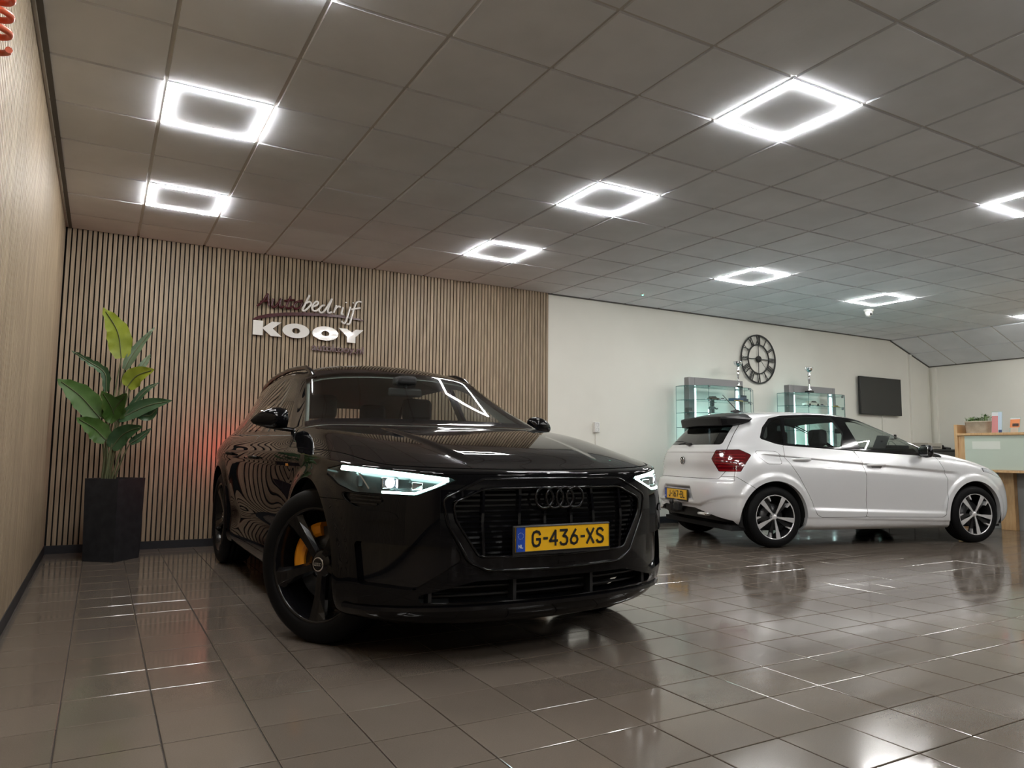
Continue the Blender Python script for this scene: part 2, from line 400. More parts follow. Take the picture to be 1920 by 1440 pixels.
LLAB = {(-1,-2): 'square led frame at the top edge above the slatted corner', (2,-2): 'nearer square led frame beside the slatted side wall',
        (5,-2): 'square led frame beside the side wall, closest to the slatted back wall', (-1,3): 'largest square led frame above the wet floor',
        (2,3): 'square led frame in the middle of the ceiling', (5,3): 'square led frame in front of the wall lettering',
        (-1,8): 'square led frame cut off by the right edge', (4,8): 'square led frame above the wall clock', (4,12): 'square led frame beside the white dome camera',
        (3,17): 'small far led frame where the ceiling begins to slope', (-1,12): 'added unseen led frame brightening the right side, nearer one beyond the right edge', (-1,16): 'added unseen led frame brightening the right side, beside the sloping ceiling'}
for r, c in LIGHTS+LIGHTS_BACK:
    lab = LLAB.get((r, c)) or 'square led frame behind the viewer, %s row, %s' % ({-4: 'first', -7: 'second', -10: 'third'}[r], {-2: 'beside the slatted side wall', 3: 'in line with the dark car', 8: 'in line with the hatchback', 13: 'beside the sloping ceiling'}[c])
    t = thing('led_ceiling_light', lab, 'ceiling light', (GX+0.6*(c+0.5), GY+0.6*(r+0.5), ZC-0.003), 0, 'square led ceiling frames')
    obj('led_strip', LM, t); obj('housing', HM, t)
# ================================================================ car bodies: spline surface, cut into panels
def _bs(t):
    return np.stack([(1-t)**3, 3*t**3-6*t**2+4, -3*t**3+3*t**2+3*t+1, t**3], -1)/6.0
def bspline_rows(C, nsub):
    """uniform cubic B-spline along axis 0 of C (already padded by one row at either end)"""
    n = C.shape[0]-3; out = []
    t = np.arange(nsub)/nsub; B = _bs(t)
    for i in range(n):
        out.append(np.tensordot(B, C[i:i+4], axes=(1, 0)))
    out.append(np.tensordot(_bs(np.array([1.0 if n else 0.0])), C[n-1:n+3], axes=(1, 0)))
    return np.concatenate(out, 0)
class Shell:
    """half body (y >= 0): control grid cols[u][v] = (x, y, z)"""
    def __init__(s, cols, vmult, umult=None, nu=10, nv=8):
        G = np.array(cols, float); U, V = G.shape[:2]
        idx = np.stack(np.meshgrid(np.arange(U), np.arange(V), indexing='ij'), -1).astype(float)
        G = np.concatenate([G, idx], -1)                                 # x y z u v
        vi = [k for k in range(V) for _ in range((vmult or {}).get(k, 1))]
        ui = [k for k in range(U) for _ in range((umult or {}).get(k, 1))]
        G = G[ui][:, vi]
        mir = np.array([1, -1, 1, 1, 1.0])
        f = (G[1]*mir)[None]; b = (G[-2]*mir)[None]
        f[..., 3] = -f[..., 3]
        G = np.concatenate([f, G, b], 0)
        lo = (2*G[:, 0]-G[:, 1])[:, None]; hi = (G[:, -2]*mir)[:, None]
        hi[..., 4] = 2*G[:, -1, 4][:, None]-hi[..., 4]
        G = np.concatenate([lo, G, hi], 1)
        A = bspline_rows(G, nu)
        A = np.swapaxes(bspline_rows(np.swapaxes(A, 0, 1), nv), 0, 1)
        s.A = A
    def displace(s, fn): s.A[..., :3] = fn(s.A[..., :3].copy(), s.A[..., 3], s.A[..., 4])
    def finish(s):
        A = s.A; A[0, :, 1] = 0; A[-1, :, 1] = 0; A[:, -1, 1] = 0
        X = A[..., :3]
        du = np.empty_like(X); dv = np.empty_like(X)
        du[1:-1] = X[2:]-X[:-2]; du[0] = (X[1]-X[0])*[0, 1, 0]; du[-1] = (X[-1]-X[-2])*[0, 1, 0]
        dv[:, 1:-1] = X[:, 2:]-X[:, :-2]; dv[:, 0] = X[:, 1]-X[:, 0]; dv[:, -1] = (X[:, -1]-X[:, -2])*[0, 1, 0]
        N = np.cross(du, dv); L = np.linalg.norm(N, axis=-1, keepdims=True); N = N/np.maximum(L, 1e-9)
        c = X-np.array([X[..., 0].mean(), 0, 0.7])
        if (N*c).sum(-1).mean() < 0: N = -N; s.flip = True
        else: s.flip = False
        n, m = X.shape[:2]
        Vt = np.concatenate([A[..., :3], N, A[..., 3:5]], -1).reshape(-1, 8)
        q = np.arange(n*m).reshape(n, m)
        a, b, c_, d = q[:-1, :-1].ravel(), q[1:, :-1].ravel(), q[1:, 1:].ravel(), q[:-1, 1:].ravel()
        T = np.concatenate([np.stack([a, b, c_], 1), np.stack([a, c_, d], 1)])
        if s.flip: T = T[:, ::-1]
        s.M = (Vt, T); return s.M
def compact(V, T):
    u, inv = np.unique(T, return_inverse=True)
    return V[u], inv.reshape(-1, 3)
def cut(M, fv):
    """split a triangle mesh at fv = 0; returns (inside fv<0, outside fv>=0)"""
    V, T = M
    if len(T) == 0: return M, M
    f = np.where(np.abs(fv) < 1e-7, 1e-7, fv); neg = f < 0
    cnt = neg[T].sum(1)
    ins, out = [T[cnt == 3]], [T[cnt == 0]]
    newV = [V]; base = len(V)
    mix = T[(cnt == 1) | (cnt == 2)]
    if len(mix):
        lone_neg = neg[mix].sum(1) == 1
        lone = np.where(lone_neg[:, None], neg[mix], ~neg[mix]); k = lone.argmax(1); r = np.arange(len(mix))
        v0, v1, v2 = mix[r, k], mix[r, (k+1) % 3], mix[r, (k+2) % 3]
        E = np.concatenate([np.sort(np.stack([v0, v1], 1), 1), np.sort(np.stack([v0, v2], 1), 1)])
        ue, inv = np.unique(E, axis=0, return_inverse=True); inv = inv.ravel()
        t = f[ue[:, 0]]/(f[ue[:, 0]]-f[ue[:, 1]])
        nv = V[ue[:, 0]]*(1-t)[:, None]+V[ue[:, 1]]*t[:, None]
        ln = np.linalg.norm(nv[:, 3:6], axis=1, keepdims=True); nv[:, 3:6] /= np.maximum(ln, 1e-9)
        newV.append(nv); a = base+inv[:len(mix)]; b = base+inv[len(mix):]
        small = np.stack([v0, a, b], 1); big = np.concatenate([np.stack([a, v1, v2], 1), np.stack([a, v2, b], 1)])
        ln2 = np.concatenate([lone_neg, lone_neg])
        ins += [small[lone_neg], big[~ln2]]; out += [small[~lone_neg], big[ln2]]
    V = np.concatenate(newV)
    return compact(V, np.concatenate(ins)), compact(V, np.concatenate(out))
def sdp(P, poly):
    """signed distance (negative inside) of 2-D points to a polygon"""
    poly = np.asarray(poly, float); P = np.asarray(P, float)
    d2 = np.full(len(P), 1e9); ins = np.zeros(len(P), bool); n = len(poly)
    for i in range(n):
        a, b = poly[i], poly[(i+1) % n]; e = b-a; w_ = P-a
        t = np.clip((w_@e)/max(e@e, 1e-12), 0, 1); q = w_-t[:, None]*e; d2 = np.minimum(d2, (q*q).sum(1))
        c = ((a[1] <= P[:, 1]) & (b[1] > P[:, 1])) | ((b[1] <= P[:, 1]) & (a[1] > P[:, 1]))
        with np.errstate(divide='ignore', invalid='ignore'):
            xi = a[0]+(P[:, 1]-a[1])*e[0]/np.where(e[1] == 0, 1e-12, e[1])
        ins ^= c & (P[:, 0] < xi)
    d = np.sqrt(d2); return np.where(ins, -d, d)
def rsdp(P, poly, r=0.0):
    """polygon with rounded corners: shrink by r first, then grow"""
    return sdp(P, inset(poly, r))-r if r else sdp(P, poly)
def inset(poly, r):
    poly = [Vector((p[0], p[1])) for p in poly]; n = len(poly)
    ar = sum(poly[i].x*poly[(i+1) % n].y-poly[(i+1) % n].x*poly[i].y for i in range(n))
    sgn = 1 if ar > 0 else -1; out = []
    for i in range(n):
        a, b, c = poly[i-1], poly[i], poly[(i+1) % n]
        e1 = (b-a).normalized(); e2 = (c-b).normalized()
        n1 = Vector((-e1.y, e1.x))*sgn; n2 = Vector((-e2.y, e2.x))*sgn
        k = (n1+n2); L = max(1+n1.dot(n2), 0.35); out.append(tuple(b+k*(r/L)))
    return np.array(out)
def xz(V): return V[:, [0, 2]]
def yz(V): return V[:, [1, 2]]
def xy(V): return V[:, [0, 1]]
def mirror(M):
    V, T = M; W = V.copy(); W[:, 1] *= -1; W[:, 4] *= -1; return W, T[:, ::-1]
def join(*Ms):
    Vs, Ts, k = [], [], 0
    for V, T in Ms:
        if len(T) == 0: continue
        Vs.append(V); Ts.append(T+k); k += len(V)
    if not Vs: return np.zeros((0, 8)), np.zeros((0, 3), int)
    return np.concatenate(Vs), np.concatenate(Ts)
def offset(M, d, seld=None):
    V, T = M; W = V.copy(); W[:, :3] += W[:, 3:6]*(d if seld is None else seld[:, None]); return W, T
def flip(M):
    V, T = M; W = V.copy(); W[:, 3:6] *= -1; return W, T[:, ::-1]
def boundary(M):
    V, T = M; E = np.concatenate([T[:, [0, 1]], T[:, [1, 2]], T[:, [2, 0]]]); S = np.sort(E, 1)
    u, idx, c = np.unique(S, axis=0, return_index=True, return_counts=True)
    return E[idx[c == 1]]
def rim(M, vec=None, depth=0.02, mask=None):
    """return flange: boundary edges pulled along vec (or inwards along the normal)"""
    V, T = M; E = boundary(M)
    if mask is not None:
        mk = mask(V); E = E[mk[E[:, 0]] & mk[E[:, 1]]]
    if len(E) == 0: return np.zeros((0, 8)), np.zeros((0, 3), int)
    u, inv = np.unique(E, return_inverse=True); inv = inv.reshape(-1, 2)
    A = V[u].copy(); B = A.copy()
    B[:, :3] += (-A[:, 3:6]*depth) if vec is None else np.asarray(vec)[None]*depth
    n = len(u); a, b = inv[:, 0], inv[:, 1]
    W = np.concatenate([A, B]); Tn = np.concatenate([np.stack([b, a, a+n], 1), np.stack([b, a+n, b+n], 1)])
    W, Tn = W[Tn.ravel()], np.arange(len(Tn)*3).reshape(-1, 3)
    fn = np.cross(W[Tn[:, 1], :3]-W[Tn[:, 0], :3], W[Tn[:, 2], :3]-W[Tn[:, 0], :3]); fn /= np.maximum(np.linalg.norm(fn, axis=1, keepdims=True), 1e-9)
    W[:, 3:6] = np.repeat(fn, 3, 0)
    return W, Tn
def shell_obj(name, M, m, parent, label=None):
    V, T = M
    if len(T) == 0: return None
    me = bpy.data.meshes.new(name)
    me.vertices.add(len(V)); me.vertices.foreach_set('co', V[:, :3].astype(np.float32).ravel())
    me.loops.add(len(T)*3); me.loops.foreach_set('vertex_index', T.astype(np.int32).ravel())
    me.polygons.add(len(T)); me.polygons.foreach_set('loop_start', np.arange(0, len(T)*3, 3, dtype=np.int32))
    me.polygons.foreach_set('use_smooth', np.ones(len(T), bool))
    me.update(calc_edges=True)
    me.materials.append(m)
    me.normals_split_custom_set_from_vertices(V[:, 3:6].astype(np.float32).tolist())
    o = obj(name, me, parent)
    if label: o['label'] = label
    return o
def sstep(a, b, x):
    t = np.clip((x-a)/(b-a), 0, 1); return t*t*(3-2*t)
def surf(M, P, ax, side=1):
    """third coordinate (and normal) of the surface at 2-D points; ax = axis looked along"""
    V, T = M; o = [k for k in range(3) if k != ax]
    sel = V[V[:, 3+ax]*side > 0.15]; out = []; nn = []
    for p in P:
        d = (sel[:, o[0]]-p[0])**2+(sel[:, o[1]]-p[1])**2
        i = int((d-1e-4*side*sel[:, ax]).argmin()); q = sel[i]; n = q[3:6]
        out.append(q[ax]-(n[o[0]]*(p[0]-q[o[0]])+n[o[1]]*(p[1]-q[o[1]]))/n[ax]); nn.append(n)
    return np.array(out), np.array(nn)
def seg(poly, step=0.02, closed=True):
    out = []; n = len(poly)
    for i in range(n if closed else n-1):
        a, b = np.array(poly[i], float), np.array(poly[(i+1) % n], float); k = max(1, int(np.ceil(np.linalg.norm(b-a)/step)))
        out += [a+(b-a)*j/k for j in range(k)]
    if not closed: out.append(np.array(poly[-1], float))
    return out
def ribbon(pts, nrm, wd, th, closed=False):
    """flat bar following 3-D points: width across, thickness along the normals"""
    pts = [Vector(p) for p in pts]; n = len(pts); V = []; b = MB()
    for i, p in enumerate(pts):
        t = (pts[(i+1) % n]-pts[i-1]) if closed else (pts[min(i+1, n-1)]-pts[max(i-1, 0)])
        t.normalize(); N = Vector(nrm[i]).normalized(); s_ = t.cross(N).normalized()
        V += [p+s_*wd/2, p+s_*wd/2*0.75+N*th, p-s_*wd/2*0.75+N*th, p-s_*wd/2]
    fs = []
    for i in range(n if closed else n-1):
        j = (i+1) % n
        fs += [(i*4+k, i*4+(k+1) % 4, j*4+(k+1) % 4, j*4+k) for k in range(4)]
    b.add(V, fs)
    if not closed: b.add(V[:4], [(0, 1, 2, 3)]); b.add(V[-4:], [(3, 2, 1, 0)])
    return b

# ---- wheels (axis along y, outer face towards -y)
M_TYRE = mat('tyre_rubber', (0.005, 0.005, 0.0055), 0.6, spec=0.12)
M_DISC = mat('brake_disc', (0.10, 0.10, 0.105), 0.4, 0.8)
M_LINER = mat('wheel_liner', (0.006, 0.006, 0.007), 0.85)
def tyre_mesh(R, Rr, wd):
    h = wd/2
    d_ = R-Rr; p = [(Rr-0.012, -h*0.80), (Rr+0.002, -h*0.92), (Rr+d_*0.15, -h*0.985), (Rr+d_*0.4, -h*1.0), (Rr+d_*0.65, -h*0.955), (Rr+d_*0.83, -h*0.87), (Rr+d_*0.95, -h*0.75), (R-0.002, -h*0.63)]
    q = []
    for g in (-0.46, -0.16, 0.16, 0.46):
        q += [(R, h*g-0.006), (R-0.007, h*g-0.005), (R-0.007, h*g+0.005), (R, h*g+0.006)]
    return MB().lathe(p+q+[(r, -y) for r, y in p[::-1]], 72, 'y').mesh('tyre', M_TYRE)
def wheel(name, parent, loc, R, Rr, wd, rimfn, steer=0.0, side=-1):
    """one wheel as a part with tyre, rim, disc ... as sub-parts"""
    e = bpy.data.objects.new(name, None); link(e, parent); e.location = loc
    e.rotation_euler = (0, 0, steer if side < 0 else steer+math.pi)
    obj('tyre', tyre_mesh(R, Rr, wd), e); rimfn(e, Rr, wd)
    return e

# ---- small shared helpers for both cars
M_PLATE = mat('plate_yellow', (0.90, 0.50, 0.012), 0.35)
M_PBLUE = mat('plate_blue', (0.01, 0.06, 0.40), 0.35)
M_PINK = mat('plate_black', (0.01, 0.01, 0.01), 0.5)
M_PWHITE = mat('plate_white', (0.8, 0.8, 0.8), 0.4)
M_BLACKPL = mat('black_plastic', (0.012, 0.012, 0.013), 0.45)
def stroke_text(s_, H, wd, adv, single=False):
    """condensed plate lettering drawn with bars"""
    G = {'G': [[(1,.78),(.85,.95),(.5,1),(.15,.93),(0,.72),(0,.28),(.15,.07),(.5,0),(.85,.06),(1,.25),(1,.46),(.55,.46)]],
         '-': [[(.12,.5),(.88,.5)]],
         '4': [[(.78,0),(.78,1)],[(.78,1),(0,.30),(1.05,.30)]],
         '3': [[(0,1),(.95,1),(.42,.60),(.75,.57),(.98,.42),(.98,.2),(.8,.04),(.5,0),(.15,.04),(0,.16)]],
         '6': [[(.72,1),(.2,.55),(.02,.3),(.1,.1),(.5,0),(.88,.1),(1,.3),(.88,.52),(.5,.60),(.2,.52)]],
         'X': [[(0,0),(1,1)],[(0,1),(1,0)]],
         'S': [[(.95,.84),(.75,.97),(.5,1),(.2,.96),(.04,.80),(.1,.62),(.5,.51),(.9,.38),(.97,.2),(.8,.04),(.5,0),(.2,.03),(.03,.17)]],
         'J': [[(.75,1),(.75,.22),(.6,.04),(.35,0),(.1,.06),(0,.2)]],
         '1': [[(.2,.8),(.55,1),(.55,0)]],
         '7': [[(0,1),(1,1),(.35,0)]],
         'B': [[(0,0),(0,1),(.6,1),(.88,.9),(.9,.66),(.6,.54),(0,.54)],[(.6,.54),(.92,.42),(1,.25),(.9,.06),(.6,0),(0,0)]],
         'L': [[(0,1),(0,0),(.9,0)]],
         'N': [[(0,0),(0,1),(1,0),(1,1)]]}
    b = MB(); x = 0.0; parts = []
    for ch in s_:
        f0, v0 = len(b.f), len(b.v)
        a = adv*(0.62 if ch in '-1' else 1.0); gw = a*0.68
        for st in G.get(ch, []):
            pts = [Vector((x+px*gw, 0, pz*(H-wd)+wd/2)) for px, pz in st]
            for i in range(len(pts)-1):
                d = (pts[i+1]-pts[i]).normalized(); nn = Vector((-d.z, 0, d.x))*wd/2; e = d*wd*0.30
                A, B = pts[i]-e, pts[i+1]+e
                b.add([A+nn, A-nn, B-nn, B+nn], [(0, 1, 2, 3)])
        x += a; parts.append((v0, len(b.v), f0, len(b.f)))
    xs = [q[0] for q in b.v]; c = (min(xs)+max(xs))/2
    b.v = [(q[0]-c, 0, q[2]-H/2) for q in b.v]
    if not single: return b
    out = []
    for v0, v1, f0, f1 in parts:
        m_ = MB(); m_.add(b.v[v0:v1], [tuple(i-v0 for i in f) for f in b.f[f0:f1]]); out.append(m_)
    return out
def number_plate(parent, txt, M_):
    """plate in its own x-z plane, facing -y, placed by matrix M_"""
    e = bpy.data.objects.new('number_plate', None); link(e, parent); e.matrix_local = M_
    e['label'] = 'yellow number plate with blue band'
    boxo('plate_holder', -0.270, 0.270, 0.004, 0.020, -0.074, 0.061, M_BLACKPL, e, 0.006)
    boxo('plate_board', -0.26, 0.26, 0, 0.006, -0.055, 0.055, M_PLATE, e)
    boxo('blue_band', -0.26, -0.212, -0.0012, 0.001, -0.055, 0.055, M_PBLUE, e)
    b = stroke_text(txt, 0.077, 0.0115, 0.0575, True)
    for q in b:
        q.v = [(x+0.025, -0.0022, z) for x, y, z in q.v]; q.obj('plate_character', M_PINK, e)
    b = stroke_text('NL', 0.017, 0.003, 0.014); b.v = [(x-0.236, -0.0024, z-0.030) for x, y, z in b.v]
    for k in range(12):
        a = k*math.pi/6; cx, cz = -0.236+0.014*math.cos(a), 0.016+0.014*math.sin(a)
        b.add([(cx-.0012, -.0024, cz-.0012), (cx+.0012, -.0024, cz-.0012), (cx+.0012, -.0024, cz+.0012), (cx-.0012, -.0024, cz+.0012)], [(0, 1, 2, 3)])
    tag(b.obj('country_letters', M_PWHITE, e), kind='stuff')
    b = MB()
    fr = [(-0.26, -0.055), (0.26, -0.055), (0.26, 0.055), (-0.26, 0.055)]
    for i in range(4):
        A, B = Vector((fr[i][0], -0.0015, fr[i][1])), Vector((fr[(i+1) % 4][0], -0.0015, fr[(i+1) % 4][1])); b.tube([A, B], 0.0017, 4)
    b.obj('plate_border', M_PINK, e)
    return e
def seat(parent, loc, m, wd=0.5, rear=False):
    """seat facing +x, local origin at cushion rear bottom"""
    e = bpy.data.objects.new('car_seat', None); link(e, parent); e.location = loc
    w2 = wd/2
    MB().box(-0.05, 0.50, -w2, w2, 0.0, 0.16, 0.05).obj('cushion', m, e)
    pr = [(0.02, 0.08), (0.10, 0.12), (0.06, 0.35), (-0.02, 0.62), (-0.10, 0.66), (-0.16, 0.60), (-0.12, 0.30), (-0.10, 0.05)]
    b = MB(); n = len(pr)
    ys = [(-w2, .78), (-w2*.93, .95), (-w2*.6, 1), (w2*.6, 1), (w2*.93, .95), (w2, .78)]
    V = []
    for y, k in ys:
        for x, z in pr: V.append((-0.04+(x+0.04)*k, y, 0.3+(z-0.3)*(0.92+0.08*k)))
    fs = [(i*n+k, i*n+(k+1) % n, (i+1)*n+(k+1) % n, (i+1)*n+k) for i in range(len(ys)-1) for k in range(n)]
    b.add(V, fs+[tuple(range(n)), tuple(range((len(ys)-1)*n, len(ys)*n))[::-1]], True)
    b.obj('seat_back', m, e)
    for s_ in ((0,) if not rear else (-0.55*w2, 0.55*w2)):
        MB().box(-0.15, -0.05, s_-0.125, s_+0.125, 0.70, 0.89, 0.04).cyl((-0.10, s_-0.06, 0.60), (-0.10, s_-0.06, 0.74), 0.007, n=8).cyl((-0.10, s_+0.06, 0.60), (-0.10, s_+0.06, 0.74), 0.007, n=8).obj('headrest', m, e)
    return e
# ================================================================ the black car
M_BPAINT = mat('black_paint', (0.0030, 0.0030, 0.0038), 0.6, 0.0, 1.0, 0.006, spec=0.0)
M_BPAINT.node_tree.nodes['Principled BSDF'].inputs['Coat IOR'].default_value = 1.34
M_BGLOSS = mat('black_gloss_trim', (0.003, 0.003, 0.004), 0.06, 0, 0.0, 0.02)
M_SEAM = mat('panel_seam', (0.002, 0.002, 0.002), 0.9)
M_WSG = glassmat('windscreen_glass', (0.80, 0.86, 0.84), 1.5)
M_TINT = glassmat('tinted_side_glass', (0.60, 0.62, 0.61), 1.5)
M_LENS = glassmat('lamp_lens', (0.93, 0.95, 0.97), 1.45)
M_CABIN = mat('cabin_black', (0.012, 0.012, 0.013), 0.7)
M_CABGREY = mat('cabin_grey_trim', (0.42, 0.45, 0.43), 0.8)
M_LAMPIN = mat('lamp_housing', (0.05, 0.055, 0.06), 0.18, 0.7)
M_CHROME = mat('chrome', (0.80, 0.80, 0.82), 0.08, 1.0)
M_CALIPER = mat('orange_caliper', (0.72, 0.27, 0.008), 0.4, 0, 0.2)
M_DRL = emat('daytime_light', (0.62, 1.0, 0.86), 9.0)
M_BEAM = emat('low_beam', (0.75, 0.95, 1.0), 60.0)
M_TAIL = emat('tail_light', (1.0, 0.03, 0.03), 3.6)
M_RIMBLK = mat('black_rim', (0.004, 0.004, 0.005), 0.2, 0, 0.25, 0.03, spec=0.3)

SUV_X, SUV_Y, SUV_H = 1.885, 3.772, -1.5614
suv = thing('car', 'black suv with lit headlights parked in front of the slatted wall', 'car', (SUV_X, SUV_Y, 0), SUV_H)
def suv_cols():
    lowz = (0.19, 0.22, 0.32, 0.45, 0.62, 0.78, 0.94)
    def side(x, ys, z6=0.94): return [(x, y, z) for y, z in zip(ys, lowz[:6]+(z6,))]
    c = []
    c.append([(.72,0,.165),(.82,0,.185),(.875,0,.29),(.875,0,.43),(.872,0,.60),(.868,0,.76),(.845,0,.862),(.60,0,.945),(.10,0,1.045),(-.46,0,1.122),(-.83,0,1.31),(-1.21,0,1.52),(-1.45,0,1.592),(-1.6,0,1.615),(-1.75,0,1.622)])
    c.append([(.70,.32,.165),(.80,.34,.187),(.855,.35,.29),(.855,.35,.43),(.855,.35,.60),(.852,.35,.76),(.83,.35,.864),(.57,.31,.945),(.08,.27,1.047),(-.475,.25,1.122),(-.84,.225,1.31),(-1.215,.20,1.517),(-1.45,.18,1.59),(-1.6,.10,1.614),(-1.85,0,1.625)])
    c.append([(.62,.58,.17),(.73,.62,.192),(.785,.63,.30),(.79,.63,.43),(.80,.62,.60),(.80,.62,.76),(.78,.62,.872),(.52,.55,.95),(.05,.48,1.055),(-.49,.465,1.12),(-.86,.415,1.306),(-1.225,.37,1.507),(-1.46,.34,1.583),(-1.65,.18,1.612),(-1.95,0,1.627)])
    c.append([(.50,.76,.185),(.59,.82,.21),(.645,.845,.31),(.66,.84,.43),(.67,.83,.60),(.67,.83,.76),(.635,.82,.885),(.42,.72,.957),(.0,.65,1.06),(-.505,.645,1.117),(-.88,.565,1.298),(-1.23,.50,1.494),(-1.48,.47,1.573),(-1.7,.25,1.609),(-2.1,0,1.628)])
    c.append([(.36,.84,.195),(.43,.91,.218),(.46,.945,.32),(.465,.945,.45),(.46,.945,.62),(.46,.94,.76),(.42,.91,.90),(.27,.81,.97),(-.08,.75,1.068),(-.52,.745,1.113),(-.90,.65,1.288),(-1.24,.585,1.478),(-1.5,.555,1.562),(-1.75,.30,1.604),(-2.2,0,1.628)])
    c.append([(.02,.86,.22),(.02,.93,.25),(.02,.955,.33),(.02,.965,.45),(.02,.968,.62),(.02,.962,.77),(.02,.935,.93),(-.0,.875,.99),(-.20,.825,1.062),(-.55,.80,1.107),(-.94,.70,1.276),(-1.26,.63,1.464),(-1.55,.60,1.553),(-1.85,.33,1.60),(-2.3,0,1.626)])
    c.append([(-.42,.86,.19),(-.42,.92,.22),(-.42,.94,.32),(-.42,.945,.45),(-.42,.95,.62),(-.42,.953,.78),(-.42,.93,.945),(-.45,.89,.995),(-.50,.868,1.055),(-.60,.832,1.095),(-.99,.728,1.27),(-1.31,.652,1.456),(-1.65,.612,1.55),(-1.95,.34,1.60),(-2.4,0,1.624)])
    def doorcol(x, up): return [(x,.86,.19),(x,.92,.22),(x,.935,.32),(x,.925,.45),(x,.938,.62),(x,.948,.78),(x,.935,.945),(x,.91,1.0),(x,.89,1.042)]+up
    c.append(doorcol(-.80, [(-.82,.855,1.075),(-1.10,.757,1.265),(-1.43,.67,1.462),(-1.8,.62,1.562),(-2.05,.35,1.602),(-2.5,0,1.623)]))
    c.append(doorcol(-1.2, [(-1.2,.858,1.072),(-1.34,.765,1.285),(-1.6,.67,1.488),(-1.95,.622,1.57),(-2.15,.35,1.603),(-2.55,0,1.62)]))
    c.append(doorcol(-1.75, [(-1.75,.855,1.072),(-1.85,.76,1.29),(-2.0,.665,1.502),(-2.2,.62,1.573),(-2.4,.35,1.597),(-2.7,0,1.612)]))
    c.append(doorcol(-2.35, [(-2.35,.85,1.07),(-2.4,.76,1.29),(-2.5,.66,1.49),(-2.55,.607,1.56),(-2.65,.35,1.583),(-2.85,0,1.598)]))
    c.append([(-2.9,.86,.19),(-2.9,.93,.24),(-2.9,.955,.33),(-2.9,.965,.45),(-2.9,.97,.62),(-2.9,.968,.79),(-2.9,.955,.95),(-2.9,.93,1.0),(-2.9,.895,1.045),(-2.9,.84,1.09),(-2.9,.74,1.28),(-2.95,.645,1.457),(-2.95,.595,1.532),(-2.95,.34,1.555),(-3.0,0,1.572)])
    c.append([(-3.35,.84,.22),(-3.35,.90,.26),(-3.36,.925,.34),(-3.37,.935,.46),(-3.38,.94,.62),(-3.38,.94,.79),(-3.37,.935,.95),(-3.35,.91,1.005),(-3.33,.87,1.06),(-3.3,.81,1.11),(-3.25,.70,1.27),(-3.25,.60,1.43),(-3.2,.56,1.51),(-3.2,.32,1.54),(-3.15,0,1.555)])
    c.append([(-3.62,.74,.25),(-3.68,.81,.29),(-3.71,.84,.37),(-3.73,.85,.48),(-3.73,.86,.62),(-3.73,.86,.80),(-3.71,.84,.95),(-3.68,.82,1.01),(-3.65,.79,1.07),(-3.6,.74,1.12),(-3.5,.64,1.26),(-3.42,.55,1.41),(-3.38,.50,1.49),(-3.35,.30,1.52),(-3.3,0,1.535)])
    c.append([(-3.76,.55,.26),(-3.84,.60,.30),(-3.88,.62,.38),(-3.90,.63,.50),(-3.90,.64,.65),(-3.90,.64,.82),(-3.89,.63,.95),(-3.88,.61,1.0),(-3.86,.58,1.05),(-3.82,.55,1.1),(-3.7,.48,1.27),(-3.52,.43,1.43),(-3.47,.40,1.48),(-3.45,.2,1.5),(-3.4,0,1.51)])
    c.append([(-3.80,.28,.27),(-3.88,.30,.31),(-3.93,.31,.39),(-3.96,.32,.50),(-3.96,.32,.65),(-3.95,.32,.82),(-3.94,.32,.95),(-3.93,.31,1.0),(-3.91,.30,1.05),(-3.88,.28,1.1),(-3.75,.25,1.27),(-3.56,.22,1.43),(-3.51,.2,1.48),(-3.5,.1,1.5),(-3.46,0,1.51)])
    c.append([(-3.81,0,.27),(-3.9,0,.31),(-3.95,0,.39),(-3.98,0,.50),(-3.98,0,.65),(-3.97,0,.82),(-3.96,0,.95),(-3.95,0,1.0),(-3.93,0,1.05),(-3.9,0,1.1),(-3.77,0,1.27),(-3.58,0,1.43),(-3.53,0,1.48),(-3.52,0,1.5),(-3.48,0,1.51)])
    return c
S = Shell(suv_cols(), {6: 2, 9: 2, 11: 2}, {6: 2}, nu=12, nv=10)
AR, AZ, WB = 0.435, 0.385, 2.928
SIDEINT = [(.885, .565), (.47, .53), (.455, .47), (.66, .345), (.875, .372)]
def suv_disp(X, u, v):
    x, y, z = X[..., 0], X[..., 1], X[..., 2]
    for cx in (0.0, -WB):
        r = np.hypot(x-cx, z-AZ); k = (1-sstep(AR+0.005, AR+0.085, r))*(y > 0.6)
        X[..., 1] += 0.016*k
    # waisted doors above the sill, shoulder crease
    k = np.exp(-((z-0.47)/0.075)**2)*sstep(-2.45, -2.15, x)*(1-sstep(-.75, -.5, x))*(y > 0.7); X[..., 1] -= 0.022*k
    k = sstep(.865, .895, z)*(1-sstep(.90, .99, z))*(y > .6)*(x < -.2)*(x > -3.4); X[..., 1] += 0.008*k
    # raised middle of the bonnet
    hood = sstep(6.4, 7.0, v)*(1-sstep(8.3, 8.9, v))*(u < 6)
    yc = 0.36+0.16*(0.85-x)/1.3
    X[..., 2] += 0.010*hood*(1-sstep(-0.02, 0.02, np.abs(y)-yc))
    # crease that runs round the nose above the grille
    return X
S.displace(suv_disp); M0 = S.finish(); M = M0
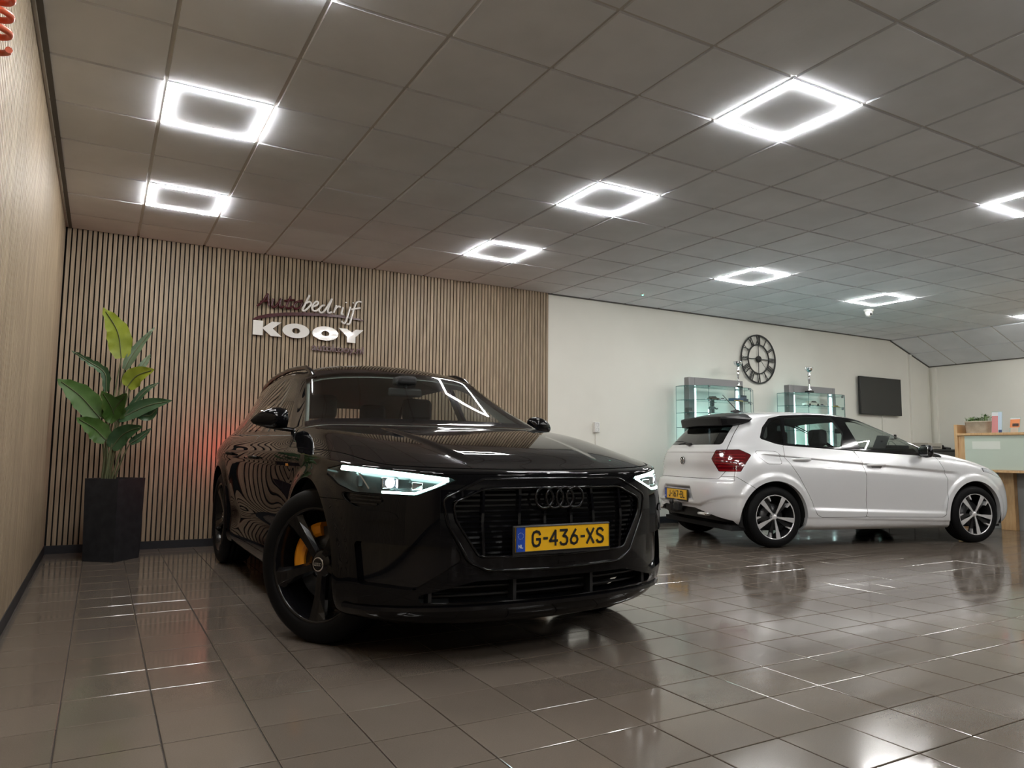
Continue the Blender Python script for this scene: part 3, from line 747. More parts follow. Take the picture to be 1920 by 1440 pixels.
# wheel openings
for cx in (0.0, -WB):
    V = M[0]; f = np.maximum(np.hypot(V[:, 0]-cx, V[:, 2]-AZ)-AR, 0.45-V[:, 1]); _, M = cut(M, f)
V = M[0]
seams = []
def take(M, f, gap=0.0, store=None):
    """cut a panel out; the joint strip goes to the seam list"""
    ins, out = cut(M, f(M[0])+gap)
    if gap:
        strip, out = cut(out, f(out[0])-gap)
        (seams if store is None else store).append(strip)
    return ins, out
front = lambda V: np.where(V[:, 0] > 0.3, -1.0, 1.0)*10
G_OUT = [(0, .842), (.385, .842), (.575, .752), (.548, .635), (.455, .470), (.37, .427), (0, .418)]
G_IN = [(0, .800), (.378, .800), (.530, .735), (.518, .655), (.408, .487), (0, .478)]
def fpoly(poly, r=0.0, xmin=0.3):
    full = [(y, z) for y, z in poly]+[(-y, z) for y, z in poly[::-1] if y > 1e-6] if poly[0][0] == 0 else poly
    return lambda V: np.maximum(rsdp(yz(V), full, r), (xmin-V[:, 0])*5)
inner, M = take(M, fpoly(G_IN, 0.02)); frame_, M = take(M, fpoly(G_OUT, 0.02), 0.0015)
LOW = [(0, .385), (.42, .385), (.655, .330), (.645, .298), (0, .288)]
low, M = take(M, fpoly(LOW, 0.008))
SI = [(.885, .560), (.70, .545), (.50, .535), (.475, .478), (.668, .352), (.87, .372)]
sint, M = take(M, fpoly(SI, 0.012, 0.25))
HL = [(.500, .834), (.70, .864), (.90, .892), (.935, .865), (.918, .80), (.885, .772), (.80, .768), (.672, .762)]
lens, M = take(M, fpoly(HL, 0.006, 0.25), 0.002)
HV = [(.915, .772), (.80, .758), (.79, .735), (.82, .712), (.885, .708), (.91, .74)]
vent, M = take(M, fpoly(HV, 0.006, 0.25), 0.001)
WSX = lambda V: np.maximum(np.maximum(9.2-V[:, 7], V[:, 7]-10.98), V[:, 6]-6.05)*0.12
screen, M = take(M, WSX)
scr_rim, M = take(M, lambda V: np.maximum(np.maximum(9.02-V[:, 7], V[:, 7]-11.10), V[:, 6]-6.16)*0.12)
hoodf = lambda V: np.maximum(np.maximum(6.16+0.42*sstep(2.6, 4.4, V[:, 6])-V[:, 7], V[:, 7]-8.86), V[:, 6]-6.45)*0.07
hood, M = take(M, hoodf, 0.0022)
side = lambda poly, r=0.0, u0=6.4: (lambda V: np.maximum(rsdp(xz(V), poly, r), (u0-V[:, 6])*0.2))
W1 = [(-.93, 1.085), (-1.70, 1.09), (-1.74, 1.485), (-1.60, 1.478), (-1.42, 1.435)]
W2 = [(-1.775, 1.09), (-2.62, 1.105), (-2.69, 1.20), (-2.60, 1.465), (-1.815, 1.487)]
W3 = [(-2.665, 1.11), (-3.12, 1.15), (-3.05, 1.27), (-2.79, 1.43), (-2.65, 1.462), (-2.735, 1.2)]
WT = [(-.80, 1.068), (-1.74, 1.07), (-2.64, 1.085), (-3.2, 1.135), (-3.12, 1.29), (-2.8, 1.455), (-2.6, 1.487), (-1.75, 1.508), (-1.57, 1.50), (-1.38, 1.45)]
gl1, M = take(M, side(W1, .02)); gl2, M = take(M, side(W2, .02)); gl3, M = take(M, side(W3, .02))
wtrim, M = take(M, side(WT, .02))
D1 = [(-.60, .30), (-1.72, .30), (-1.72, 1.06), (-.68, 1.045), (-.60, .90)]
D2 = [(-1.72, .30), (-2.28, .30), (-2.42, .45), (-2.52, .66), (-2.70, .86), (-2.74, 1.08), (-1.72, 1.06)]
door1, M = take(M, side(D1, .03, 5.8), 0.0022); door2, M = take(M, side(D2, .03, 5.8), 0.0022)
bump, M = take(M, lambda V: np.maximum(np.maximum(V[:, 2]-np.where(V[:, 6] > 3.5, .735, .735+.12*(3.5-V[:, 6]).clip(0, 1)), (0.16-V[:, 0])), V[:, 6]-4.93), 0.0016)
tail, M = take(M, lambda V: np.maximum(np.maximum(.90-V[:, 2], V[:, 2]-.985), V[:, 0]+3.55))
rear_g, M = take(M, lambda V: np.maximum(np.maximum(9.3-V[:, 7], V[:, 7]-10.9), 13.4-V[:, 6])*0.12)
def both(Mh): return join(Mh, mirror(Mh))
arch = rim(M, (0, -1, 0), 0.045, lambda V: (np.minimum(np.hypot(V[:, 0], V[:, 2]-AZ), np.hypot(V[:, 0]+WB, V[:, 2]-AZ)) < AR+0.003))
shell_obj('body_shell', both(join(M, arch)), M_BPAINT, suv)
barch = rim(bump, (0, -1, 0), 0.045, lambda V: np.hypot(V[:, 0], V[:, 2]-AZ) < AR+0.003)
lowr = rim(bump, (-1, 0, 0), 0.10, lambda V: np.abs(rsdp(yz(V), [(y, z) for y, z in LOW]+[(-y, z) for y, z in LOW[::-1] if y > 0], .008)) < 0.002)
sir = rim(bump, (-1, -.25, 0), 0.034, lambda V: np.abs(fpoly(SI, 0.012, 0.25)(V)) < 0.002)
shell_obj('front_bumper', both(join(bump, barch, lowr, sir)), M_BPAINT, suv)
# recessed gloss panels beside the grille, deeper towards the wheel
sp_ = sint[0].copy(); dd = .012+.022*sstep(.48, .86, sp_[:, 1]); sp_[:, 0] -= dd; sp_[:, 1] -= dd*.25; sint = (sp_, sint[1])
for Mh in (sint, mirror(sint)): shell_obj('side_intake', Mh, M_BGLOSS, suv)
shell_obj('bonnet', both(hood), M_BPAINT, suv)
for Mh, nm in ((door1, 'front_door'), (door2, 'rear_door')):
    shell_obj(nm, Mh, M_BPAINT, suv); shell_obj(nm, mirror(Mh), M_BPAINT, suv)
sm_ = join(*seams); shell_obj('panel_seams', both(offset(sm_, -0.004)), M_SEAM, suv)
shell_obj('windscreen', both(screen), M_WSG, suv)
shell_obj('windscreen_frame', both(scr_rim), M_BGLOSS, suv)
for Mh in (gl1, gl2, gl3):
    shell_obj('side_window', Mh, M_TINT, suv); shell_obj('side_window', mirror(Mh), M_TINT, suv)
for Mh in (wtrim, mirror(wtrim)): shell_obj('window_trim', Mh, M_BGLOSS, suv)
shell_obj('rear_window', both(rear_g), M_TINT, suv)
shell_obj('tail_lamp_backing', both(flip(offset(tail, -0.02))), M_CABIN, suv)
shell_obj('tail_lamp', both(tail), M_TAIL, suv, 'glowing red tail light strip')
# inner lining: light grey around the glass, black below
inl = flip(offset(join(M, wtrim, scr_rim, door1, door2), -0.035)); up, dn = cut(inl, 1.02-inl[0][:, 2])
shell_obj('cabin_lining', both(up), M_CABGREY, suv); shell_obj('cabin_side_panels', both(cut(dn, dn[0][:, 0]+0.45)[0]), M_CABIN, suv)
# grille frame with raised edge
fr = offset(frame_, 0.010); fr_r = rim(fr, (-1, 0, 0), 0.05)
shell_obj('grille_frame', both(join(fr, fr_r)), M_BGLOSS, suv)
for nm, poly, off in (('grille_bead', G_OUT, .013), ('grille_bead', G_IN, .012)):
    full = inset([(y, z) for y, z in poly]+[(-y, z) for y, z in poly[::-1] if y > 0], .006); pts = seg(full, .025)
    # round the corners a little
    pts = [(pts[i-1]+2*pts[i]+pts[(i+1) % len(pts)])/4 for i in range(len(pts))]
    xs, nn = surf(M0, [(abs(p[0]), p[1]) for p in pts], 0)
    MB().tube([(x+off*.9, p[0], p[1]) for x, p in zip(xs, pts)], .0055, 6, True).obj(nm, M_BGLOSS, suv)
gi = [(y, z) for y, z in G_IN]+[(-y, z) for y, z in G_IN[::-1] if y > 0]
def gwidth(z):
    for i in range(len(G_IN)-1):
        (y0, z0), (y1, z1) = G_IN[i], G_IN[i+1]
        if min(z0, z1) <= z <= max(z0, z1) and y0+y1 > 0 and abs(z1-z0) > 0.02: return y0+(y1-y0)*(z-z0)/(z1-z0)
    return 0.4
gb = offset(inner, -0.06); shell_obj('grille_backing', both(gb), M_SEAM, suv)
nS = 13
for k in range(nS):
    z = 0.493+0.303*(k+0.5)/nS; wv = gwidth(z)-0.006; ys = np.linspace(-wv, wv, 15)
    xs, nn = surf(M0, [(abs(y), z) for y in ys], 0)
    ribbon([(x-0.022, y, z) for x, y in zip(xs, ys)], [(1, 0, 0.15)]*15, 0.012, 0.012).obj('grille_slat', M_BGLOSS, suv)
for yb, z0, z1 in ((-.385, .488, .80), (.385, .488, .80), (-.205, .48, .803), (.205, .48, .803), (-.07, .60, .70), (.07, .60, .70)):
    zs = np.linspace(z0, z1, 9); xs, nn = surf(M0, [(abs(yb), z) for z in zs], 0)
    ribbon([(x-0.014, yb+0.02*np.sign(yb)*(0.5-abs(z-.645)/.155)*0.5, z) for x, z in zip(xs, zs)], [(1, 0, 0)]*9, 0.018, 0.02).obj('grille_bar', M_BGLOSS, suv)
# emblem: four linked rings
b = MB(); xe = surf(M0, [(0, .745)], 0)[0][0]+0.022
for k in range(4):
    cy = (k-1.5)*0.0575
    b.tube([(xe, cy+0.0475*math.cos(a), .748+0.0475*math.sin(a)) for a in np.linspace(0, 2*math.pi, 28, endpoint=False)], 0.0064, 8, True)
b.obj('ring_emblem', M_BGLOSS, suv)
number_plate(suv, 'G-436-XS', Matrix(((0, -1, 0, .915), (1, 0, 0, 0.004), (0, 0, 1, .567), (0, 0, 0, 1))))
# lower intake
shell_obj('intake_backing', both(offset(low, -0.10)), M_SEAM, suv)
for yb in (-.60, -.215, .215, .60):
    x_ = surf(M0, [(abs(yb), .34)], 0)[0][0]; boxo('intake_post', x_-0.07, x_-0.02, yb-.008, yb+.008, .285, .385, M_BLACKPL, suv)
for zz in (.315, .352):
    ys = np.linspace(-.58, .58, 11); xs, _n = surf(M0, [(abs(y), zz) for y in ys], 0)
    ribbon([(x-0.08, y, zz) for x, y in zip(xs, ys)], [(1, 0, 0)]*11, 0.01, 0.02).obj('intake_bar', M_BLACKPL, suv)
ys = np.linspace(-.90, .90, 31); P2 = [(abs(y), .268) for y in ys]; xs, nn = surf(M0, P2, 0)
ribbon([(x+0.004, y, .268) for x, y in zip(xs, ys)], [(n[0], n[1]*np.sign(y), 0.0) for n, y in zip(nn, ys)], 0.022, 0.012).obj('front_lip', M_BGLOSS, suv)
b = text_mesh('e-tron', 0.030, M_BGLOSS, 0.003, 0.0, 1.9, name='grille_lettering')
o = obj('grille_lettering', b, suv); xq = surf(M0, [(0.02, .448)], 0)[0][0]+0.0115
o.matrix_local = Matrix(((0, 0, 1, xq), (1, 0, 0, 0.02), (0, 1, 0, .448), (0, 0, 0, 1)))
# headlights
for sgn in (1, -1):
    L_ = lens if sgn > 0 else mirror(lens)
    e = bpy.data.objects.new('headlight', None); link(e, suv); e['label'] = 'lit slim headlight with bright light bar'
    shell_obj('lens', L_, M_LENS, e)
    bk = offset(L_, -0.055); shell_obj('lamp_housing', join(bk, rim(L_, None, 0.055)), M_LAMPIN, e)
    def bar(path, wd, off, m, nm, th=0.006):
        pts = seg(path, 0.02, False); xs, nn = surf(M0, pts, 0)
        P3 = [np.array([x, p[0], p[1]])-n*off for x, p, n in zip(xs, pts, nn)]
        P3 = [(q[0], q[1]*sgn, q[2]) for q in P3]; N3 = [(n[0], n[1]*sgn, n[2]) for n in nn]
        return ribbon(P3, N3, wd, th).obj(nm, m, e)
    bar([(.535, .833), (.70, .853), (.905, .879)], 0.020, 0.010, M_DRL, 'light_bar')
    bar([(.535, .830), (.60, .800), (.678, .772)], 0.009, 0.010, M_DRL, 'light_bar')
    bar([(.678, .772), (.80, .777)], 0.010, 0.010, M_DRL, 'light_bar')
    bar([(.842, .79), (.868, .86)], 0.008, 0.012, M_CHROME, 'lamp_divider')
    for (y, z, wy, wz, m) in ((.785, .824, .036, .026, M_BEAM), (.73, .818, .030, .024, M_LAMPIN), (.675, .808, .026, .018, M_CHROME), (.885, .83, .012, .028, M_LAMPIN)):
        x_, n_ = surf(M0, [(y, z)], 0); q = np.array([x_[0], y, z])-n_[0]*0.042
        s_ = 0.016 if m is M_BEAM else 0.02
        if m is M_BEAM:
            MB().lathe([(0.0, 0.016), (0.015, 0.013), (0.025, 0.0)], 16, 'x', (q[0]+0.016, q[1]*sgn, q[2])).obj('projector', m, e)
            MB().box(q[0]-0.01, q[0]+0.02, q[1]*sgn-wy, q[1]*sgn+wy, q[2]-wz, q[2]+wz, 0.004).obj('projector_box', M_CHROME, e)
        else: MB().box(q[0]-0.01, q[0]+s_, q[1]*sgn-wy, q[1]*sgn+wy, q[2]-wz, q[2]+wz, 0.004).obj('projector_box', m, e)
    V_ = vent if sgn > 0 else mirror(vent)
    shell_obj('lamp_vent', offset(V_, -0.02), M_BLACKPL, e)
    for z in (.722, .738, .754): bar([(.815 if z < .73 else .80, z), (.895, z+.006)], 0.010, 0.012, M_BGLOSS, 'vent_rib', 0.01)
    # washer cover on the bumper
    WSH = [(.865, .698), (.765, .690), (.735, .672), (.745, .652), (.86, .648)]
    wc, _x = cut(bump, fpoly(WSH, 0.01, 0.25)(bump[0])); wc = wc if sgn > 0 else mirror(wc)
    wc = offset(wc, 0.006); shell_obj('washer_cover', join(wc, rim(wc, None, 0.008)), M_BPAINT, suv)
# side mirrors
for sgn in (1, -1):
    e = bpy.data.objects.new('wing_mirror', None); link(e, suv)
    b = MB(); n1 = 20; V = []; ts = [0, .03, .10, .25, .45, .65, .82, .93, .985, 1.0]
    for t_ in ts:
        top = np.interp(t_, [0, .03, .1, .25, .45, .65, .82, .93, 1], [1.165, 1.198, 1.214, 1.222, 1.218, 1.203, 1.180, 1.160, 1.138])
        bot = np.interp(t_, [0, .03, .1, .25, .45, .65, .82, .93, 1], [1.125, 1.098, 1.088, 1.086, 1.090, 1.097, 1.106, 1.116, 1.134])
        fx = np.interp(t_, [0, .1, .3, .6, .85, 1], [.02, .075, .092, .08, .045, .004])
        yy = (0.872+0.218*t_)*sgn; xr = -.885-0.02*t_
        for j in range(n1):
            a = 2*math.pi*j/n1; sp = lambda q, p_: math.copysign(abs(q)**p_, q)
            cxx, czz = sp(math.cos(a), .7), sp(math.sin(a), .8)
            V.append((xr+(fx if cxx > 0 else .022*(1 if t_ < .99 else .1))*cxx+.03, yy, (top+bot)/2+czz*(top-bot)/2))
    b.add(V, [(i*n1+j, i*n1+(j+1) % n1, (i+1)*n1+(j+1) % n1, (i+1)*n1+j) for i in range(len(ts)-1) for j in range(n1)]+[tuple(range(n1)), tuple(range((len(ts)-1)*n1, len(ts)*n1))], True)
    b.obj('mirror_cap', M_BPAINT, e)
    b = MB().tube([(-.80, .80*sgn, 1.075), (-.81, .86*sgn, 1.083), (-.825, .92*sgn, 1.09), (-.845, 1.0*sgn, 1.10)], [.010, .014, .013, .010], 10).obj('mirror_arm', M_BGLOSS, e)
    boxo('mirror_glass', -.893, -.884, min(.89*sgn, 1.03*sgn), max(.89*sgn, 1.03*sgn), 1.105, 1.20, M_CHROME, e, 0.003)
    # roof rail
    xs_ = np.linspace(-1.30, -3.25, 26); pts = []
    for i, x_ in enumerate(xs_):
        Vr = M0[0]; sel = np.argmin((Vr[:, 0]-x_)**2+(Vr[:, 1]-0.595)**2-0.002*Vr[:, 2]); z_ = Vr[sel, 2]
        k = min(i, 25-i)/3.0; pts.append((x_, (0.60-0.02*max(0, i-18)/7)*sgn, z_-0.015+0.040*min(k, 1)**0.6))
    MB().tube(pts, 0.019, 8).obj('roof_rail', M_BGLOSS, suv)
    # badge, handles
    y_ = surf(M0, [(-.53, .875)], 1)[0][0]+0.002
    boxo('fender_badge', -.56, -.50, min(y_*sgn, (y_-.004)*sgn), max(y_*sgn, (y_-.004)*sgn), .868, .882, M_CALIPER, suv)
    for x_, z_ in ((-1.50, .905), (-2.48, .925)):
        y_ = surf(M0, [(x_, z_)], 1)[0][0]
        MB().tube([(x_+.11, (y_+.0)*sgn, z_), (x_+.09, (y_+.03)*sgn, z_+.002), (x_-.09, (y_+.032)*sgn, z_+.004), (x_-.11, (y_)*sgn, z_+.004)], .011, 8).obj('door_handle', M_BPAINT, suv)
# wheels
def suv_rim(e, Rr, wd):
    h = wd/2
    MB().lathe([(Rr+.004, -h*.86), (Rr+.006, -h*.90), (Rr-.006, -h*.93), (Rr-.014, -h*.84), (Rr-.022, -h*.4), (Rr-.03, 0), (Rr-.02, h*.8), (Rr+.005, h*.85)], 64, 'y').obj('rim_barrel', M_RIMBLK, e)
    b = MB()
    for k in range(5):
        a = math.radians(132+72*k); ca, sa = math.cos(a), math.sin(a)
        prof = [(.035, .030, -.078), (.09, .030, -.083), (.17, .036, -.092), (.235, .047, -.104), (Rr-.010, .062, -.112)]
        V = []
        for r, w_, y in prof:
            tw = 0.10*(r-.03)
            for s_, dy in ((-1, .018), (-.55, 0), (.55, 0), (1, .018), (.8, .05), (-.8, .05)):
                t = s_*w_+tw*(-1)
                V.append((ca*r-sa*t, y+dy, sa*r+ca*t))
        m = 6
        b.add(V, [(i*m+q, i*m+(q+1) % m, (i+1)*m+(q+1) % m, (i+1)*m+q) for i in range(len(prof)-1) for q in range(m)])
    b.obj('spokes', M_RIMBLK, e)
    MB().lathe([(0, -.088), (.036, -.088), (.045, -.082), (.07, -.076), (.075, -.05)], 32, 'y').obj('hub', M_RIMBLK, e)
    MB().lathe([(0.030, -.0895), (.034, -.091), (.036, -.0885)], 32, 'y').obj('hub_cap_ring', M_CHROME, e)
    b = MB()
    for q in range(4): b.tube([((q-1.5)*.011+.0075*math.cos(t), -.090, .0075*math.sin(t)) for t in np.linspace(0, 6.283, 14, endpoint=False)], .0011, 5, True)
    b.obj('hub_emblem', M_CHROME, e)
    MB().lathe([(.07, -.03), (.185, -.03), (.185, .0), (.07, .0)], 40, 'y').obj('brake_disc', M_DISC, e)
    a0, a1 = math.radians(98), math.radians(192); b = MB(); V = []; n = 12
    for i in range(n+1):
        a = a0+(a1-a0)*i/n
        for r, y in ((.140, -.045), (.155, -.055), (.190, -.055), (.208, -.045), (.208, .02), (.140, .02)): V.append((r*math.cos(a), y, r*math.sin(a)))
    b.add(V, [(i*6+q, i*6+(q+1) % 6, (i+1)*6+(q+1) % 6, (i+1)*6+q) for i in range(n) for q in range(6)]+[tuple(range(6)), tuple(range(n*6, n*6+6))[::-1]])
    b.obj('brake_caliper', M_CALIPER, e)
ST = math.radians(31)
wheel('front_wheel', suv, (0, -.825, .385), .385, .285, .255, suv_rim, ST, -1)
wheel('front_wheel', suv, (0, .825, .385), .385, .285, .255, suv_rim, ST, 1)
wheel('rear_wheel', suv, (-WB, -.825, .385), .385, .285, .255, suv_rim, 0, -1)
wheel('rear_wheel', suv, (-WB, .825, .385), .385, .285, .255, suv_rim, 0, 1)
def liners(parent, xs, zc, R, y0, y1):
    for cx in xs:
        for sgn in (1, -1):
            prof = [(R+.004, y1*sgn), (R+.012, (y0+.1)*sgn), (R+.012, y0*sgn), (.05, y0*sgn)]
            MB().lathe(prof, 28, 'y', (cx, 0, zc), math.radians(-16), math.radians(196)).obj('wheel_liner', M_LINER, parent)
liners(suv, (0, -WB), AZ, AR, .56, .925)
MB().prism([(-3.6, -.70), (.36, -.70), (.56, -.45), (.56, .45), (.36, .70), (-3.6, .70)], .225, .27, 'xy').obj('underbody', M_LINER, suv)
# cabin
seat(suv, (-1.75, -.40, .50), M_CABIN, .54); seat(suv, (-1.75, .40, .50), M_CABIN, .54); seat(suv, (-2.72, 0, .50), M_CABIN, 1.3, True)
b = MB(); pr = [(-.52, 1.045), (-.75, 1.06), (-.95, 1.045), (-1.02, .98), (-.95, .85), (-.6, .6), (-.45, .7)]
b.prism(pr, -.76, .76, 'xz').obj('dashboard', M_CABIN, suv)
MB().tube([(-1.12+.05*math.sin(a), .40+.185*math.cos(a), .98+.18*math.sin(a)) for a in np.linspace(0, 6.283, 28, endpoint=False)], .014, 8, True).box(-1.13, -1.10, .22, .58, .96, 1.0, .01).obj('steering_wheel', M_CABIN, suv)
MB().box(-1.13, -1.09, -.125, .125, 1.345, 1.405, .015).cyl((-1.10, 0, 1.40), (-1.12, 0, 1.49), .012, n=8).box(-1.20, -1.05, -.07, .07, 1.43, 1.49, .02).obj('interior_mirror', M_CABIN, suv)
# ================================================================ the silver white hatchback
M_WPAINT = mat('silver_white_paint', (0.80, 0.81, 0.83), 0.34, 0.35, 1.0, 0.012)
M_CLEARG = glassmat('clear_side_glass', (0.80, 0.86, 0.84), 1.5)
M_DARKG = glassmat('dark_rear_glass', (0.07, 0.07, 0.075), 1.5)
M_REDL = mat('red_lamp', (0.10, 0.003, 0.006), 0.12, 0, 1.0, 0.02)
M_REDL2 = mat('red_lamp_bright', (0.25, 0.006, 0.010), 0.15, 0, 1.0, 0.02)
M_ALU = mat('machined_alloy', (0.80, 0.80, 0.82), 0.25, 0.6)
M_BRIM = mat('black_alloy', (0.012, 0.012, 0.013), 0.3)
HX, HY, HH = 6.345, 6.097, -0.2616
hat = thing('car', 'silver white hatchback parked before the glass cabinets, rear towards the dark car', 'car', (HX, HY, 0), HH)
def hat_cols():
    c = []
    c.append([(3.22,0,.17),(3.32,0,.19),(3.37,0,.27),(3.38,0,.40),(3.37,0,.55),(3.34,0,.67),(3.28,0,.755),(3.0,0,.85),(2.65,0,.93),(2.22,0,1.005),(1.80,0,1.20),(1.36,0,1.385),(1.1,0,1.435),(.95,0,1.45),(.8,0,1.455)])
    c.append([(3.20,.28,.17),(3.30,.30,.19),(3.355,.31,.27),(3.36,.31,.40),(3.35,.31,.55),(3.32,.31,.67),(3.26,.31,.76),(2.98,.27,.855),(2.63,.24,.935),(2.21,.20,1.006),(1.79,.18,1.20),(1.35,.17,1.383),(1.1,.15,1.434),(.93,.09,1.45),(.7,0,1.458)])
    c.append([(3.12,.50,.17),(3.22,.54,.19),(3.28,.56,.27),(3.29,.57,.40),(3.28,.57,.55),(3.25,.57,.68),(3.18,.56,.78),(2.93,.50,.865),(2.60,.44,.94),(2.19,.40,1.007),(1.77,.36,1.195),(1.33,.33,1.378),(1.1,.30,1.43),(.9,.17,1.449),(.6,0,1.46)])
    c.append([(3.00,.63,.17),(3.09,.70,.19),(3.15,.735,.28),(3.16,.745,.40),(3.15,.745,.55),(3.11,.735,.69),(3.03,.71,.80),(2.83,.63,.885),(2.54,.57,.955),(2.17,.55,1.008),(1.76,.495,1.19),(1.31,.445,1.372),(1.08,.42,1.426),(.85,.23,1.447),(.5,0,1.461)])
    c.append([(2.90,.73,.17),(2.95,.79,.195),(2.97,.82,.29),(2.975,.83,.41),(2.97,.835,.55),(2.95,.828,.69),(2.89,.79,.825),(2.71,.71,.905),(2.45,.66,.968),(2.15,.64,1.008),(1.74,.575,1.185),(1.29,.52,1.364),(1.06,.49,1.42),(.8,.27,1.445),(.42,0,1.461)])
    c.append([(2.56,.76,.17),(2.56,.83,.20),(2.56,.855,.30),(2.56,.865,.42),(2.56,.868,.56),(2.56,.862,.70),(2.56,.835,.85),(2.48,.785,.93),(2.33,.735,.98),(2.13,.70,1.006),(1.73,.625,1.18),(1.28,.565,1.356),(1.03,.535,1.414),(.75,.30,1.443),(.35,0,1.46)])
    c.append([(2.2,.78,.17),(2.2,.835,.20),(2.2,.855,.30),(2.2,.86,.42),(2.2,.862,.56),(2.2,.862,.70),(2.2,.848,.855),(2.19,.815,.93),(2.16,.775,.97),(2.10,.73,.998),(1.71,.648,1.178),(1.26,.587,1.352),(1.0,.555,1.412),(.7,.31,1.442),(.3,0,1.46)])
    def dc(x, up): return [(x,.78,.17),(x,.84,.20),(x,.858,.30),(x,.857,.42),(x,.864,.56),(x,.870,.70),(x,.862,.83),(x,.842,.90),(x,.815,.95)]+up
    c.append(dc(1.9, [(1.93,.778,.988),(1.62,.688,1.187),(1.18,.605,1.364),(.93,.563,1.42),(.62,.31,1.444),(.25,0,1.459)]))
    c.append(dc(1.5, [(1.5,.785,1.0),(1.33,.69,1.225),(1.0,.602,1.39),(.8,.56,1.427),(.52,.31,1.445),(.18,0,1.457)]))
    c.append(dc(1.0, [(1.0,.79,1.03),(.93,.69,1.24),(.78,.60,1.40),(.6,.56,1.432),(.4,.31,1.445),(.1,0,1.454)]))
    c.append(dc(.5, [(.5,.79,1.045),(.47,.69,1.24),(.42,.60,1.395),(.38,.56,1.427),(.25,.31,1.44),(.02,0,1.449)]))
    c.append([(0,.78,.18),(0,.835,.22),(0,.86,.31),(0,.868,.43),(0,.873,.57),(0,.873,.72),(0,.866,.86),(0,.85,.93),(0,.825,.99),(.03,.78,1.06),(.08,.685,1.235),(.12,.60,1.376),(.12,.55,1.414),(.1,.31,1.43),(-.04,0,1.44)])
    c.append([(-.28,.75,.20),(-.30,.81,.24),(-.32,.84,.33),(-.33,.845,.45),(-.335,.845,.59),(-.33,.84,.73),(-.30,.835,.87),(-.28,.815,.94),(-.26,.79,1.0),(-.22,.745,1.065),(-.13,.655,1.23),(-.04,.57,1.362),(-.02,.52,1.402),(-.02,.3,1.42),(-.08,0,1.43)])
    c.append([(-.46,.66,.22),(-.50,.71,.26),(-.53,.745,.35),(-.545,.755,.47),(-.545,.76,.60),(-.515,.755,.735),(-.485,.745,.87),(-.465,.725,.94),(-.445,.70,1.0),(-.41,.655,1.06),(-.29,.575,1.225),(-.17,.495,1.345),(-.12,.45,1.385),(-.1,.28,1.405),(-.12,0,1.415)])
    c.append([(-.56,.50,.24),(-.61,.535,.28),(-.645,.555,.37),(-.66,.56,.48),(-.66,.56,.61),(-.60,.56,.74),(-.575,.555,.87),(-.56,.545,.94),(-.535,.53,1.0),(-.49,.50,1.06),(-.35,.44,1.225),(-.21,.39,1.34),(-.16,.36,1.375),(-.14,.2,1.395),(-.15,0,1.405)])
    c.append([(-.59,.27,.25),(-.64,.28,.29),(-.68,.285,.38),(-.695,.29,.49),(-.695,.29,.61),(-.625,.29,.74),(-.60,.285,.87),(-.585,.28,.94),(-.56,.275,1.0),(-.515,.26,1.06),(-.37,.23,1.225),(-.22,.2,1.34),(-.17,.18,1.375),(-.15,.1,1.395),(-.16,0,1.405)])
    c.append([(-.60,0,.25),(-.65,0,.29),(-.69,0,.38),(-.705,0,.49),(-.705,0,.61),(-.635,0,.74),(-.61,0,.87),(-.595,0,.94),(-.57,0,1.0),(-.525,0,1.06),(-.375,0,1.225),(-.225,0,1.34),(-.175,0,1.375),(-.155,0,1.395),(-.165,0,1.405)])
    return c
S2 = Shell(hat_cols(), {6: 1, 9: 2, 11: 2}, {6: 2}, nu=12, nv=10)
HR, HZ, HWB = 0.372, 0.315, 2.564
PLREC = [(-.30, .615), (.30, .615), (.37, .455), (-.37, .455)]
def hat_disp(X, u, v):
    x, y, z = X[..., 0].copy(), X[..., 1].copy(), X[..., 2].copy()
    for cx in (0.0, HWB):
        r = np.hypot(x-cx, z-HZ); X[..., 1] += 0.015*(1-sstep(HR+.045, HR+.092, r))*(y > .55)
    zc = .905-.0761*(x-.6)
    k = (sstep(zc-.09, zc-.004, z)-sstep(zc-.004, zc+.010, z))*sstep(-.20, .02, x)*(1-sstep(2.2, 2.38, x))*(y > .6)
    X[..., 1] -= 0.018*k
    zl = .378-.033*(x-.55); k = (1-sstep(zl-.004, zl+.032, z))*sstep(.34, .52, x)*(1-sstep(2.06, 2.2, x))*(y > .6); X[..., 1] += .016*k
    k = (1-sstep(zl-.085, zl-.075, z))*sstep(.30, .36, x)*(1-sstep(2.2, 2.26, x))*(y > .6); X[..., 1] -= .010*k
    k = sstep(.672, .692, z)*(1-sstep(.76, .9, z))*(1-sstep(-.36, -.24, x)); X[..., 0] += .030*k*(y < .78)
    k = sstep(.974, .982, z)*(1-sstep(.985, 1.03, z))*(x < -.40)*(y < .66); X[..., 0] -= .008*k
    k = (1-sstep(.405, .435, z-.10*np.clip((y-.45)/.3, 0, 1)))*(1-sstep(-.40, -.30, x)); X[..., 0] += .022*k
    d = sdp(np.stack([y.ravel(), z.ravel()], 1), PLREC).reshape(x.shape); X[..., 0] += .035*sstep(0, .03, -d)*(x < -.3)
    return X
S2.displace(hat_disp); H0 = S2.finish(); M = H0
for cx in (0.0, HWB):
    V = M[0]; f = np.maximum(np.hypot(V[:, 0]-cx, V[:, 2]-HZ)-HR, 0.40-V[:, 1]); _, M = cut(M, f)
hs = []
def q2(V): return np.stack([V[:, 0]+V[:, 1], V[:, 2]], 1)
TL = [(-.01, .91), (.055, 1.003), (.40, 1.010), (.565, .955), (.44, .782), (.115, .780)]
lamp, M = take(M, lambda V: np.maximum(rsdp(q2(V), TL, .01), V[:, 0]+.12), .0025, hs)
RG = [(-.575, 1.062), (.575, 1.062), (.47, 1.345), (-.47, 1.345)]
